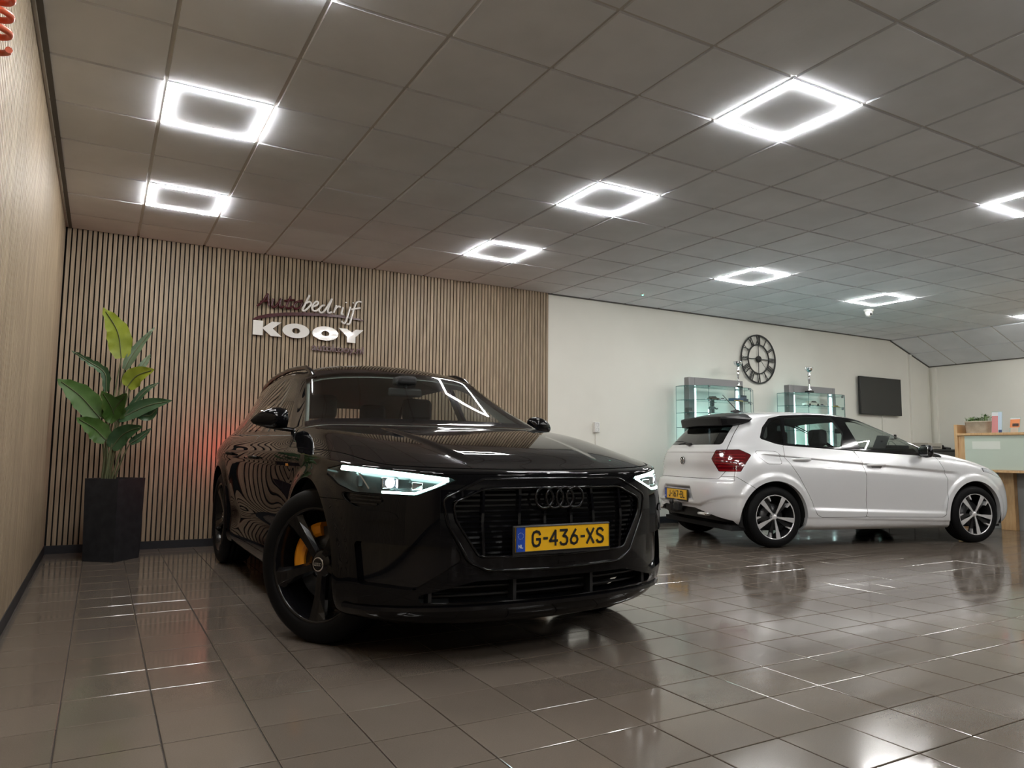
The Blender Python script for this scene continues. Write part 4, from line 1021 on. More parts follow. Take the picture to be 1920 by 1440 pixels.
rg, M = take(M, lambda V: np.maximum(rsdp(yz(V), RG, .02), V[:, 0]+.02))
TG = [(-.655, .70), (.655, .70), (.705, .78), (.69, .95), (.64, 1.055), (.50, 1.375), (-.50, 1.375), (-.64, 1.055), (-.69, .95), (-.705, .78)]
gate, M = take(M, lambda V: np.maximum(rsdp(yz(V), TG, .03), V[:, 0]+.06), .0025, hs)
DF = [(-.74, .272), (-.52, .345), (-.34, .385), (.34, .385), (.52, .345), (.74, .272), (.74, .1), (-.74, .1)]
diff, M = take(M, lambda V: np.maximum(rsdp(yz(V), DF, .01), V[:, 0]+.3))
rb, M = take(M, lambda V: np.maximum(np.maximum(V[:, 2]-.728, .84*(V[:, 2]-(.73-.636*(V[:, 0]+.42)))), V[:, 0]+.1), .0022, hs)
sd = lambda poly, r=0.0, u0=6.2: (lambda V: np.maximum(rsdp(xz(V), poly, r), (u0-V[:, 6])*.2))
Q1 = [(-.045, 1.135), (.03, 1.245), (.135, 1.335), (.250, 1.362), (.175, 1.080), (.10, 1.092)]
Q2 = [(.295, 1.365), (.198, 1.080), (.88, 1.042), (.97, 1.20), (.895, 1.384), (.60, 1.388)]
Q3 = [(1.125, 1.030), (1.045, 1.345), (1.20, 1.345), (1.47, 1.285), (1.70, 1.183), (1.91, 1.062), (1.92, .995)]
QT = [(-.085, 1.128), (-.01, 1.25), (.105, 1.352), (.25, 1.384), (.60, 1.405), (.95, 1.408), (1.27, 1.388), (1.58, 1.318), (1.84, 1.215), (2.06, 1.105), (2.20, .962), (2.17, .945), (1.9, .963), (1.10, 1.006), (.2, 1.055), (.08, 1.072)]
h1, M = take(M, sd(Q1, .012)); h2, M = take(M, sd(Q2, .012)); h3, M = take(M, sd(Q3, .012)); ht, M = take(M, sd(QT, .015, 5.7))
BP = lambda V: rsdp(xz(V), [(.905, 1.40), (1.03, 1.40), (1.12, 1.01), (.90, 1.01), (.975, 1.2)])
ws2, M = take(M, lambda V: np.maximum(np.maximum(9.2-V[:, 7], V[:, 7]-10.98), V[:, 6]-5.6)*.12)
E1 = [(.155, 1.06), (.135, .94), (.285, .73), (.425, .487), (.485, .336), (.54, .307), (1.085, .304), (1.115, .374), (1.105, .48), (1.118, .743), (1.085, .898), (1.02, 1.01)]
E2 = [(1.02, 1.01), (1.085, .898), (1.118, .743), (1.105, .48), (1.115, .374), (1.085, .304), (2.10, .290), (2.135, .316), (2.172, .498), (2.19, .709), (2.16, .80), (2.10, .93), (2.09, .955)]
d2_, M = take(M, sd(E1, .012, 5.0), .0022, hs); d1_, M = take(M, sd(E2, .012, 5.0), .0022, hs)
FF = [(-.20, 1.0), (.04, .995), (.085, .96), (.09, .862), (-.075, .862), (-.16, .93)]
ffs = []
flap, Mr = take(M, sd(FF, .02, 5.0), .0018, ffs)
hf2 = lambda V: np.maximum(np.maximum(6.2+.5*sstep(2.6, 4.4, V[:, 6])-V[:, 7], V[:, 7]-8.86), V[:, 6]-6.3)*.07
FL = [(.62, .70), (.60, .78), (.70, .815), (.80, .83), (.82, .79), (.78, .72)]
hl2, M = take(M, lambda V: np.maximum(rsdp(yz(V), FL, .01), (2.7-V[:, 0])), .002, hs)
bn, M = take(M, hf2, .002, hs)
amask = lambda V: np.minimum(np.hypot(V[:, 0], V[:, 2]-HZ), np.hypot(V[:, 0]-HWB, V[:, 2]-HZ)) < HR+.003
_, Mr = cut(Mr, hf2(Mr[0]))
bodyL = join(M, rim(M, (0, -1, 0), .05, amask)); bodyR = mirror(join(Mr, rim(Mr, (0, -1, 0), .05, amask)))
bodyR = cut(bodyR, np.maximum(rsdp(np.stack([-bodyR[0][:, 1], bodyR[0][:, 2]], 1), FL, .01), (2.7-bodyR[0][:, 0])))[1]
shell_obj('body_shell', join(bodyL, bodyR), M_WPAINT, hat)
shell_obj('bonnet', both(bn), M_WPAINT, hat)
shell_obj('fuel_flap', mirror(flap), M_WPAINT, hat)
shell_obj('tailgate', both(gate), M_WPAINT, hat)
shell_obj('rear_bumper', both(join(rb, rim(rb, (0, -1, 0), .05, amask))), M_WPAINT, hat)
shell_obj('diffuser', both(offset(diff, -.03)), M_BLACKPL, hat)
for Mh, nm in ((d1_, 'front_door'), (d2_, 'rear_door')):
    shell_obj(nm, Mh, M_WPAINT, hat); shell_obj(nm, mirror(Mh), M_WPAINT, hat)
shell_obj('panel_seams', join(both(offset(join(*hs), -.004)), mirror(offset(join(*ffs), -.003))), M_SEAM, hat)
for Mh, m in ((h1, M_DARKG), (h2, M_CLEARG), (h3, M_CLEARG)):
    shell_obj('side_window', Mh, m, hat); shell_obj('side_window', mirror(Mh), m, hat)
for Mh in (ht, mirror(ht)): shell_obj('window_trim', Mh, M_BGLOSS, hat)
shell_obj('windscreen', both(ws2), M_CLEARG, hat); shell_obj('rear_window', both(rg), M_DARKG, hat)
il = flip(offset(join(M, ht, d1_, d2_, gate), -.03)); il = cut(il, np.maximum(il[0][:, 0]-2.05, .2-il[0][:, 2]))[0]; up, dn = cut(il, 1.0-il[0][:, 2])
shell_obj('cabin_lining', both(up), mat('hat_lining', (.10, .10, .10), .8), hat); shell_obj('cabin_side_panels', both(dn), M_CABIN, hat)
for sgn in (1, -1):
    e = bpy.data.objects.new('tail_lamp', None); link(e, hat); e['label'] = 'dark red tail lamp'
    L_ = lamp if sgn > 0 else mirror(lamp)
    a_, b_ = cut(L_, L_[0][:, 2]-.80); shell_obj('lamp_lens', b_, M_REDL, e); shell_obj('clear_lamp_strip', a_, M_REDL2, e)
    for z in (.835, .865, .895, .925, .955):
        pts = []
        for q in np.linspace(.06, .50, 12):
            if rsdp(np.array([[q, z]]), TL)[0] > -.018: continue
            Vh = H0[0]; i = np.argmin((Vh[:, 0]+Vh[:, 1]-q)**2+(Vh[:, 2]-z)**2+(Vh[:, 0] > .0)*9); pts.append((Vh[i, :3], Vh[i, 3:6]))
        if len(pts) > 3: ribbon([(p[0], p[1]*sgn, z) for p, n in pts], [(n[0], n[1]*sgn, n[2]) for p, n in pts], .008, .0015).obj('lamp_rib', M_REDL2, e)
    # front lamp, only its edge shows
    Lh = hl2 if sgn > 0 else mirror(hl2)
    shell_obj('headlight', Lh, mat('frosted_lamp', (.55, .57, .6), .1, 0, 1), hat)
    # mirror
    e = bpy.data.objects.new('wing_mirror', None); link(e, hat)
    y0 = .835
    b = MB(); n1 = 18; V = []; ts = [0, .06, .2, .5, .8, .95, 1.0]
    for t_ in ts:
        hh = np.interp(t_, [0, .06, .2, .5, .8, .95, 1], [.03, .055, .068, .072, .064, .045, .012]); dx = np.interp(t_, [0, .2, .6, 1], [.04, .075, .07, .01])
        for j in range(n1):
            a = 2*math.pi*j/n1; c_, s_ = math.cos(a), math.sin(a)
            V.append((1.86+(dx if c_ > 0 else .03)*math.copysign(abs(c_)**.7, c_), (y0+.17*t_)*sgn, 1.018-.008*t_+hh*math.copysign(abs(s_)**.8, s_)))
    b.add(V, [(i*n1+j, i*n1+(j+1) % n1, (i+1)*n1+(j+1) % n1, (i+1)*n1+j) for i in range(len(ts)-1) for j in range(n1)]+[tuple(range(n1)), tuple(range((len(ts)-1)*n1, len(ts)*n1))], True)
    b.obj('mirror_cap', M_BGLOSS, e)
    boxo('mirror_glass', 1.823, 1.832, min((y0+.03)*sgn, (y0+.14)*sgn), max((y0+.03)*sgn, (y0+.14)*sgn), .97, 1.065, M_CHROME, e, .003)
    MB().tube([(1.93, .765*sgn, .975), (1.90, .80*sgn, .972), (1.87, .87*sgn, .972)], [.022, .02, .018], 8).obj('mirror_arm', M_BLACKPL, e)
    for x_, z_ in ((.345, .912), (1.265, .858)):
        y_ = surf(H0, [(x_, z_)], 1)[0][0]
        h_ = bpy.data.objects.new('door_handle', None); link(h_, hat)
        MB().tube([(x_-.115, (y_-.004)*sgn, z_-.004), (x_-.09, (y_+.022)*sgn, z_), (x_, (y_+.034)*sgn, z_+.004), (x_+.09, (y_+.024)*sgn, z_+.002), (x_+.115, (y_-.004)*sgn, z_)], [.010, .013, .014, .013, .010], 10).obj('grip', M_WPAINT, h_)
        b = MB(); b.lathe([(0, .0), (.05, .0), (.06, .003)], 24, 'y', (0, 0, 0)); b.v = [(x_+p[0]*1.15, (y_+.0025+p[1]*.5)*sgn, z_-.012+p[2]*.62) for p in b.v]
        b.obj('handle_cup', mat('handle_cup', (.30, .30, .31), .4, 0, .6), h_)
# spoiler
b = MB(); ys = np.linspace(-.605, .605, 25); V = []
for y in ys:
    t = abs(y)/.605; w_ = max(0, (t-.72)/.28)**2
    xr = (-.405+.04*t*t)*(1-w_)-.13*w_; zt = (1.378-.02*t*t)*(1-w_)+1.335*w_; hb = .098*(1-w_)+.02*w_
    xf = -.03-.06*t; zf = surf(H0, [(xf, min(abs(y)*.9, .54))], 2)[0][0]+.006; zf = zf*(1-w_)+1.345*w_
    V += [(xf, y, zf), ((xf+xr)/2, y, (zf+zt)/2+.010*(1-w_)), (xr, y, zt), (xr-.005*(1-w_), y, zt-.015*(1-w_)-.004), (xr+.012*(1-w_), y, zt-hb), (xr+.06*(1-w_), y, zt-hb-.004), ((-.25)*(1-w_)-.13*w_, y, 1.255*(1-w_)+1.31*w_)]
m = 7
b.add(V, [(i*m+q, i*m+(q+1) % m, (i+1)*m+(q+1) % m, (i+1)*m+q) for i in range(len(ys)-1) for q in range(m)]+[tuple(range(m)), tuple(range((len(ys)-1)*m, len(ys)*m))[::-1]], True)
b.sm = [False]*len(b.sm); b.obj('roof_spoiler', mat('spoiler_black', (.005, .005, .006), .4, spec=.25), hat)
# antenna, wiper, badge, plate, tow bar
e = bpy.data.objects.new('antenna', None); link(e, hat)
MB().tube([(.16, 0, 1.44), (.10, 0, 1.462), (.02, 0, 1.455)], [.012, .022, .010], 8).obj('antenna_base', M_BLACKPL, e)
MB().tube([(.10, 0, 1.468), (-.085, 0, 1.645)], [.0055, .0035], 6).obj('antenna_rod', M_BLACKPL, e)
MB().box(-.55, -.515, -.06, .03, 1.055, 1.085, .01).tube([(-.535, 0, 1.075), (-.505, .18, 1.105), (-.50, .36, 1.10)], [.012, .008, .005], 6).obj('rear_wiper', M_BLACKPL, hat)
xb = -.612; b = MB()
b.tube([(xb, .042*math.cos(a), .885+.042*math.sin(a)) for a in np.linspace(0, 6.283, 28, endpoint=False)], .004, 6, True)
for pl in ([(-.024, .032), (-.008, -.002), (0, .014), (.008, -.002), (.024, .032)], [(-.036, .012), (-.018, -.034), (0, .0), (.018, -.034), (.036, .012)]):
    b.tube([(xb, y, .885+z) for y, z in pl], .0038, 6)
e = bpy.data.objects.new('round_emblem', None); link(e, hat); b.obj('emblem_letters', M_CHROME, e)
MB().lathe([(0, -.002), (.042, -.002), (.044, .008)], 28, 'x', (xb+.002, 0, .885)).obj('emblem_disc', M_BGLOSS, e)
o = obj('model_lettering', text_mesh('Polo', .035, M_CHROME, .001, 0, 1.2, name='model_lettering'), hat)
o.matrix_local = Matrix(((0, 0, -1, -.597), (-1, 0, 0, .50), (0, 1, 0, .79), (0, 0, 0, 1)))
number_plate(hat, 'J-167-BL', Matrix(((0, 1, 0, -.699), (-1, 0, 0, 0), (0, 0, 1, .512), (0, 0, 0, 1))))
MB().tube([(-.45, 0, .33), (-.70, 0, .33), (-.745, 0, .345), (-.75, 0, .40)], [.025, .022, .02, .017], 10).lathe([(0, .03), (.02, .022), (.026, 0), (.02, -.022), (.01, -.03)], 14, 'z', (-.75, 0, .425)).box(-.72, -.66, -.09, .02, .33, .42, .01).obj('tow_bar', M_BLACKPL, hat)
for sgn in (1, -1):
    MB().box(-.665, -.60, min(.42*sgn, .60*sgn), max(.42*sgn, .60*sgn), .315, .35, .012).obj('exhaust_trim', M_CHROME, hat)
# wheels
def hat_rim(e, Rr, wd):
    h = wd/2
    MB().lathe([(Rr+.004, -h*.84), (Rr+.005, -h*.90), (Rr-.005, -h*.92), (Rr-.009, -h*.86)], 56, 'y').obj('rim_lip', M_ALU, e)
    MB().lathe([(Rr-.009, -h*.86), (Rr-.02, -h*.3), (Rr-.028, .02), (Rr-.02, h*.8), (Rr+.005, h*.85)], 48, 'y').obj('rim_barrel', M_BRIM, e)
    yf = -h*.88
    for k in range(5):
        a = math.radians(134+72*k); ca, sa = math.cos(a), math.sin(a)
        def P3(r, t, y): return (ca*r-sa*t, y, sa*r+ca*t)
        b = MB(); V = []
        prof = [(.020, .008, .010), (.09, .0125, .004), (.15, .020, -.001), (Rr-.008, .027, -.004)]
        for r, w_, dy in prof: V += [P3(r, -w_, yf+dy+.002), P3(r, -w_*.95, yf+dy), P3(r, w_*.95, yf+dy), P3(r, w_, yf+dy+.002), P3(r, w_*.7, yf+dy+.012), P3(r, -w_*.7, yf+dy+.012)]
        b.add(V, [(i*6+q, i*6+(q+1) % 6, (i+1)*6+(q+1) % 6, (i+1)*6+q) for i in range(3) for q in range(6)])
        b.obj('spoke', M_ALU, e)
        b = MB(); V = []
        for r, t, w_ in ((.150, -.078, .004), (.175, -.084, .009), (Rr-.010, -.092, .015)): V += [P3(r, t-w_, yf), P3(r, t+w_, yf), P3(r, t+w_, yf+.03), P3(r, t-w_, yf+.03)]
        b.add(V, [(i*4+q, i*4+(q+1) % 4, (i+1)*4+(q+1) % 4, (i+1)*4+q) for i in range(2) for q in range(4)]+[(0, 1, 2, 3)])
        b.obj('spoke_branch', M_ALU, e)
        b = MB(); V = []
        for r, t, w_ in ((.05, -.018, .012), (.12, -.045, .02), (Rr-.012, -.075, .03)): V += [P3(r, t-w_, yf+.03), P3(r, t+w_, yf+.03), P3(r, t+w_, yf+.05), P3(r, t-w_, yf+.05)]
        b.add(V, [(i*4+q, i*4+(q+1) % 4, (i+1)*4+(q+1) % 4, (i+1)*4+q) for i in range(2) for q in range(4)])
        b.obj('spoke_web', M_BRIM, e)
    MB().lathe([(0, yf+.003), (.020, yf+.003), (.026, yf+.010), (.034, yf+.02), (.036, yf+.05)], 28, 'y').obj('hub', M_ALU, e)
    MB().lathe([(.05, -.01), (.135, -.01), (.135, .01), (.05, .01)], 36, 'y').obj('brake_disc', M_DISC, e)
for nm, x_ in (('rear_wheel', 0), ('front_wheel', HWB)):
    wheel(nm, hat, (x_, -.755, HZ), .316, .228, .205, hat_rim, 0, -1); wheel(nm, hat, (x_, .755, HZ), .316, .228, .205, hat_rim, 0, 1)
liners(hat, (0, HWB), HZ, HR, .52, .83)
MB().box(-.45, 3.0, -.74, .74, .17, .22).obj('underbody', M_LINER, hat)
M_HSEAT = mat('hat_seat', (.03, .03, .032), .8)
seat(hat, (1.0, -.36, .36), M_HSEAT, .48); seat(hat, (1.0, .36, .36), M_HSEAT, .48); seat(hat, (.18, 0, .36), M_HSEAT, 1.2, True)
MB().prism([(2.14, .95), (1.95, .985), (1.75, .97), (1.70, .90), (1.8, .7), (2.1, .6)], -.70, .70, 'xz').obj('dashboard', M_CABIN, hat)
MB().box(1.50, 1.54, -.11, .11, 1.225, 1.285, .012).cyl((1.53, 0, 1.28), (1.56, 0, 1.33), .01, n=8).obj('interior_mirror', M_CABIN, hat)
# ================================================================ lettering on the slatted wall
M_SIGNW = mat('sign_white', (0.82, 0.80, 0.77), 0.08, 0, 0.8, 0.02)
M_SIGNR = mat('sign_dark_red', (0.055, 0.006, 0.010), 0.25)
SCRIPT = {'A': [[(1.3419, 2.4529), (1.3944, 2.5082), (1.4459, 2.5971)], [(1.4459, 2.5971), (1.4591, 2.4656)], [(1.3711, 2.5015), (1.4724, 2.5294)]], 'u': [[(1.5034, 2.5496), (1.4903, 2.4773), (1.507, 2.4583), (1.5379, 2.4825), (1.5831, 2.5587)], [(1.5831, 2.5587), (1.5698, 2.486), (1.5868, 2.4628), (1.6182, 2.4829)]], 't': [[(1.6829, 2.5954), (1.6421, 2.4939), (1.6512, 2.4655), (1.6795, 2.4686), (1.7072, 2.4926)], [(1.616, 2.5398), (1.721, 2.56)]], 'o': [[(1.7869, 2.5564), (1.7384, 2.5341), (1.7197, 2.4855), (1.7409, 2.4667), (1.7772, 2.4833), (1.8003, 2.5282), (1.7869, 2.5564), (1.8115, 2.5635)]], 'b': [[(1.8798, 2.631), (1.8298, 2.5145), (1.811, 2.4615), (1.832, 2.4552), (1.8721, 2.4935), (1.8998, 2.5392), (1.8782, 2.5582), (1.8456, 2.5375)]], 'e': [[(1.9135, 2.5065), (1.963, 2.5333), (1.9746, 2.5646), (1.9492, 2.5661), (1.917, 2.524), (1.9145, 2.4767), (1.9486, 2.4632), (1.9897, 2.4933)]], 'd': [[(2.0476, 2.5383), (2.014, 2.526), (1.9859, 2.48), (2.0081, 2.4523), (2.0495, 2.4825), (2.1263, 2.6206)], [(2.1263, 2.6206), (2.0834, 2.4904), (2.0974, 2.4573), (2.1269, 2.4733)]], 'r': [[(2.1761, 2.5523), (2.1488, 2.4626)], [(2.1604, 2.5029), (2.1938, 2.5412), (2.2244, 2.5358)]], 'i': [[(2.2505, 2.5386), (2.2354, 2.4629), (2.2575, 2.4565)], [(2.2853, 2.5993), (2.283, 2.5885)]], 'j': [[(2.3335, 2.552), (2.2861, 2.3809), (2.2605, 2.361), (2.2379, 2.3849)], [(2.3646, 2.6046), (2.3623, 2.5938)]], 'f': [[(2.4605, 2.6188), (2.4202, 2.6188), (2.3859, 2.5753), (2.3387, 2.3861), (2.3133, 2.353), (2.2957, 2.3557)], [(2.3433, 2.5223), (2.4491, 2.5512)]]}
SWOOSH = [(1.3011, 2.3131), (1.3538, 2.3512), (1.4701, 2.388), (1.6288, 2.417), (1.8325, 2.44), (2.0421, 2.4515), (2.2577, 2.4478), (2.4349, 2.4307), (2.4981, 2.4149), (2.4982, 2.4088), (2.3465, 2.4175), (2.1717, 2.4217), (2.0008, 2.4172), (1.7927, 2.3985), (1.5901, 2.3753), (1.4481, 2.3443), (1.3552, 2.3185), (1.3092, 2.3032)]
YS = YB-0.038
sign = thing('wall_sign', 'white and dark red company lettering standing off the slatted wall', 'sign', (1.9, YB-0.02, 2.1))
IV = sign.matrix_basis.inverted() if False else Matrix.Translation((-1.9, -(YB-0.02), -2.1))
def smooth_path(P, n=6):
    P = [Vector((a, 0, b)) for a, b in P]
    if len(P) < 3: return P
    Q = [P[0]*2-P[1]]+P+[P[-1]*2-P[-2]]; out = []
    for i in range(1, len(Q)-2):
        for k in range(n):
            t = k/n; a, b, c, d = Q[i-1:i+3]
            out.append(0.5*((2*b)+(c-a)*t+(2*a-5*b+4*c-d)*t*t+(3*b-a-3*c+d)*t**3))
    return out+[P[-1]]
for ch, strokes in SCRIPT.items():
    b = MB(); red = ch in 'Auto'
    for st in strokes:
        pts = smooth_path(st, 5); pts = [(p.x, YS, p.z) for p in pts]
        n = len(pts)
        b.tube(pts, [0.0115 if not red else 0.012]*n, 8)
    b.xf(IV).obj('script_letter', M_SIGNR if red else M_SIGNW, sign)
def plate_poly(poly, y0, y1, m, nm):
    return MB().prism(poly, y0, y1, 'xz').xf(IV).obj(nm, m, sign)
plate_poly(SWOOSH, YB-0.03, YB-0.020, M_SIGNR, 'swoosh')
plate_poly([(1.310, 2.303), (1.409, 2.303), (1.409, 2.150), (1.310, 2.150)], YB-.045, YB-.020, M_SIGNW, 'block_letter')
plate_poly([(1.409, 2.233), (1.497, 2.303), (1.597, 2.303), (1.508, 2.230), (1.603, 2.150), (1.491, 2.150), (1.409, 2.221)], YB-.045, YB-.020, M_SIGNW, 'block_letter')
plate_poly([(2.208, 2.302), (2.298, 2.302), (2.358, 2.266), (2.404, 2.302), (2.491, 2.302), (2.402, 2.216), (2.402, 2.150), (2.306, 2.150), (2.306, 2.214)], YB-.045, YB-.020, M_SIGNW, 'block_letter')
for cx in (1.750, 2.065):
    b = MB(); n = 44; V = []
    for i in range(n):
        a = 2*math.pi*i/n; c, s_ = math.cos(a), math.sin(a)
        V += [(cx+.142*c, YB-.045, 2.2275+.078*s_), (cx+.043*c, YB-.045, 2.2275+.029*s_), (cx+.043*c, YB-.020, 2.2275+.029*s_), (cx+.142*c, YB-.020, 2.2275+.078*s_)]
    b.add(V, [(i*4+q, i*4+(q+1) % 4, ((i+1) % n)*4+(q+1) % 4, ((i+1) % n)*4+q) for i in range(n) for q in range(4)])
    b.xf(IV).obj('block_letter', M_SIGNW, sign)
me = text_mesh('autokooy.nl', .108, M_SIGNR, .006, .0022, 1.0, 'LEFT', 'web_address')
xs = [q.co.x for q in me.vertices]; k = .575/(max(xs)-min(xs))
for q in me.vertices: q.co = Vector(((q.co.x-min(xs))*k, q.co.y, q.co.z))
o = obj('web_address', me, sign); o.matrix_local = IV @ Matrix(((1, 0, 0, 1.925), (0, 0, -1, YB-.028), (0, 1, 0, 2.07), (0, 0, 0, 1)))

# ================================================================ potted plant
M_POT = noise_col(mat('charcoal_pot', (0.014, 0.015, 0.018), 0.7), (0.010, 0.011, 0.014), (0.020, 0.021, 0.025), 14, 5)
M_SOIL = mat('soil', (0.02, 0.014, 0.01), 0.95)
def leafmat(nm, a, b): return noise_col(mat(nm, a, 0.42, 0, 0.15, 0.3), a, b, 7, 3)
M_LF = [leafmat('leaf_bright', (0.16, 0.20, 0.012), (0.23, 0.27, 0.02)), leafmat('leaf_mid', (0.045, 0.105, 0.018), (0.07, 0.14, 0.03)), leafmat('leaf_deep', (0.022, 0.06, 0.022), (0.035, 0.085, 0.03)), leafmat('leaf_grey', (0.055, 0.095, 0.045), (0.09, 0.13, 0.07))]
M_STEM = mat('plant_stem', (0.09, 0.10, 0.045), 0.6)
plant = thing('potted_plant', 'tall broad leaved green plant in a square charcoal pot', 'plant', (0.13, 7.28, 0))
PO = Vector((0.13, 7.28, 0))
b = MB(); s_ = .165
for (h0, k0, h1, k1) in ((0.0, .93, .70, 1.0),):
    A = [(-s_*k0, -s_*k0, h0), (s_*k0, -s_*k0, h0), (s_*k0, s_*k0, h0), (-s_*k0, s_*k0, h0)]; B = [(-s_*k1, -s_*k1, h1), (s_*k1, -s_*k1, h1), (s_*k1, s_*k1, h1), (-s_*k1, s_*k1, h1)]
    t = .018; C = [(x*(1-t/s_), y*(1-t/s_), h1) for x, y, z in B]; D = [(x, y, h1-.05) for x, y, z in C]
    b.add(A+B+C+D, [(3, 2, 1, 0)]+[(i, (i+1) % 4, 4+(i+1) % 4, 4+i) for i in range(4)]+[(4+i, 4+(i+1) % 4, 8+(i+1) % 4, 8+i) for i in range(4)]+[(8+i, 8+(i+1) % 4, 12+(i+1) % 4, 12+i) for i in range(4)])
PR = math.radians(49)
b.obj('pot', M_POT, plant, None, (0, 0, PR))
MB().box(-.146, .146, -.146, .146, .60, .655).obj('soil', M_SOIL, plant, None, (0, 0, PR))
def leaf(path, wd, dep, m, cup=.18, facing=(0, -1, .25), split=0):
    """blade along a spine of (x, z) points; dep = how far the tip leans towards the viewer"""
    P = smooth_path(path, 6); n = len(P); V = []; b = MB(); nc = 7
    Nf = Vector(facing).normalized()
    for i, p in enumerate(P):
        t = i/(n-1); c = Vector((p.x, 7.22-dep*t*t, p.z))-PO
        d = Vector(((P[min(i+1, n-1)]-P[max(i-1, 0)]).x, -dep*.15, (P[min(i+1, n-1)]-P[max(i-1, 0)]).z)).normalized()
        sd_ = d.cross(Nf).normalized(); up = sd_.cross(d).normalized()
        w_ = wd*(math.sin(math.pi*min(1, .06+.94*t)**.75)**.75 if t < 1 else 0)
        w_ = max(w_, .004)
        for k in range(nc):
            q = -1+2*k/(nc-1); rag = .012*math.sin(i*2.1+k)*abs(q)**3
            V.append(c+sd_*(q*w_+rag*.3)+up*(cup*w_*(abs(q)**1.5)*1.0+rag))
    b.add(V, [(i*nc+k, i*nc+k+1, (i+1)*nc+k+1, (i+1)*nc+k) for i in range(n-1) for k in range(nc-1)], True)
    o = b.obj('leaf', m, plant)
    MB().tube([Vector((p.x, 7.22-dep*(i/(n-1))**2-.004, p.z))-PO for i, p in enumerate(P[:-1])], .0042, 5).obj('leaf_rib', M_STEM, o)
    return P[0]
LV = [([(.116,1.75),(.075,1.976),(-.046,2.168)], .098, .10, 0, .12), ([(.144,1.65),(.218,1.817),(.366,2.054)], .042, -.05, 3, .5), ([(.25,1.64),(.30,1.72),(.347,1.81)], .03, -.08, 3, .4),
      ([(.175,1.50),(.245,1.60),(.375,1.655)], .082, .12, 0, .3), ([(.015,1.449),(-.005,1.61),(-.13,1.70),(-.26,1.783)], .036, .05, 2, .5), ([(-.02,1.22),(-.175,1.40),(-.345,1.53)], .105, .12, 1, .2),
      ([(.10,1.20),(.062,1.31),(-.02,1.44)], .09, .20, 1, .35), ([(.03,1.20),(.10,1.32),(.17,1.43)], .08, .18, 1, .35), ([(.18,1.27),(.311,1.464),(.43,1.556)], .028, -.06, 2, .5), ([(.12,1.21),(.334,1.335),(.531,1.389)], .066, .08, 2, .35),
      ([(.26,1.26),(.36,1.25),(.42,1.32)], .05, .06, 2, .4), ([(.035,1.03),(-.06,1.13),(-.19,1.21)], .09, .14, 1, .3), ([(.08,.96),(.17,1.085),(.305,1.15)], .078, .16, 2, .3), ([(.22,1.0),(.30,1.06),(.385,1.14)], .035, .0, 2, .4)]
for i, (path, wd, dep, mi, cup) in enumerate(LV):
    b0 = leaf(path, wd, dep, M_LF[mi], cup)
    x0 = .02+.012*i*.55; y0 = 7.26+.03*math.sin(i*1.7)
    P = [Vector((x0, y0, .60)), Vector((x0+(b0.x-x0)*.25, y0-.01, .60+(b0.z-.6)*.5)), Vector((b0.x, 7.22, b0.z))]
    Q = [P[0]*(1-t)**2+P[1]*2*t*(1-t)+P[2]*t*t for t in np.linspace(0, 1, 8)]
    MB().tube([q-PO for q in Q], [.011-.006*k/7 for k in range(8)], 7).obj('stem', M_STEM, plant)

# ================================================================ orange spiral hose by the side wall
M_HOSE = mat('orange_hose', (0.62, 0.10, 0.035), 0.35)
b = MB(); n = 260
b.tube([(-.315+.052*math.cos(i*.30), 2.2+.052*math.sin(i*.30), 1.98+.0019*i*(1+.15*math.sin(i*.02))) for i in range(n)], .0085, 8)
b.tube([(-.263, 2.2, 2.47), (-.30, 2.2, 2.60), (-.33, 2.2, 2.9), (-.33, 2.2, ZC-.004)], .008, 8)
h = thing('spiral_hose', 'orange spiral hose hanging at the top edge beside the slats', 'hose', (-.315, 2.2, 1.98))
b.xf(Matrix.Translation((.315, -2.2, -1.98))).obj('hose_coil', M_HOSE, h)
MB().cyl((-.015, 0, ZC-1.98-.03), (-.015, 0, ZC-1.98-.001), .02, n=12).obj('ceiling_fitting', M_DARK, h)

# ================================================================ wall clock
M_IRON = mat('black_iron', (0.012, 0.012, 0.012), 0.5)
clock = thing('wall_clock', 'large black open iron wall clock with roman numerals', 'clock', (8.80, YB-.012, 2.432))
def ringo(r, w_, th, y, nm):
    b = MB(); b.lathe([(r-w_/2, y-th), (r+w_/2, y-th), (r+w_/2, y), (r-w_/2, y), (r-w_/2, y-th)], 72, 'y', smooth=False); return b.obj(nm, M_IRON, clock)
ringo(.373, .021, .014, 0, 'outer_ring'); ringo(.226, .018, .014, 0, 'inner_ring')
for a in (0, 90, 180, 270):
    ca, sa = math.cos(math.radians(a)), math.sin(math.radians(a)); MB().cyl((.05*ca, -.009, .05*sa), (.22*ca, -.009, .22*sa), .006, n=8).obj('cross_bar', M_IRON, clock)
MB().lathe([(0, -.03), (.045, -.03), (.05, -.02), (.05, 0)], 28, 'y').obj('clock_hub', M_IRON, clock)
NUM = {12: 'XII', 1: 'I', 2: 'II', 3: 'III', 4: 'IIII', 5: 'V', 6: 'VI', 7: 'VII', 8: 'VIII', 9: 'IX', 10: 'X', 11: 'XI'}
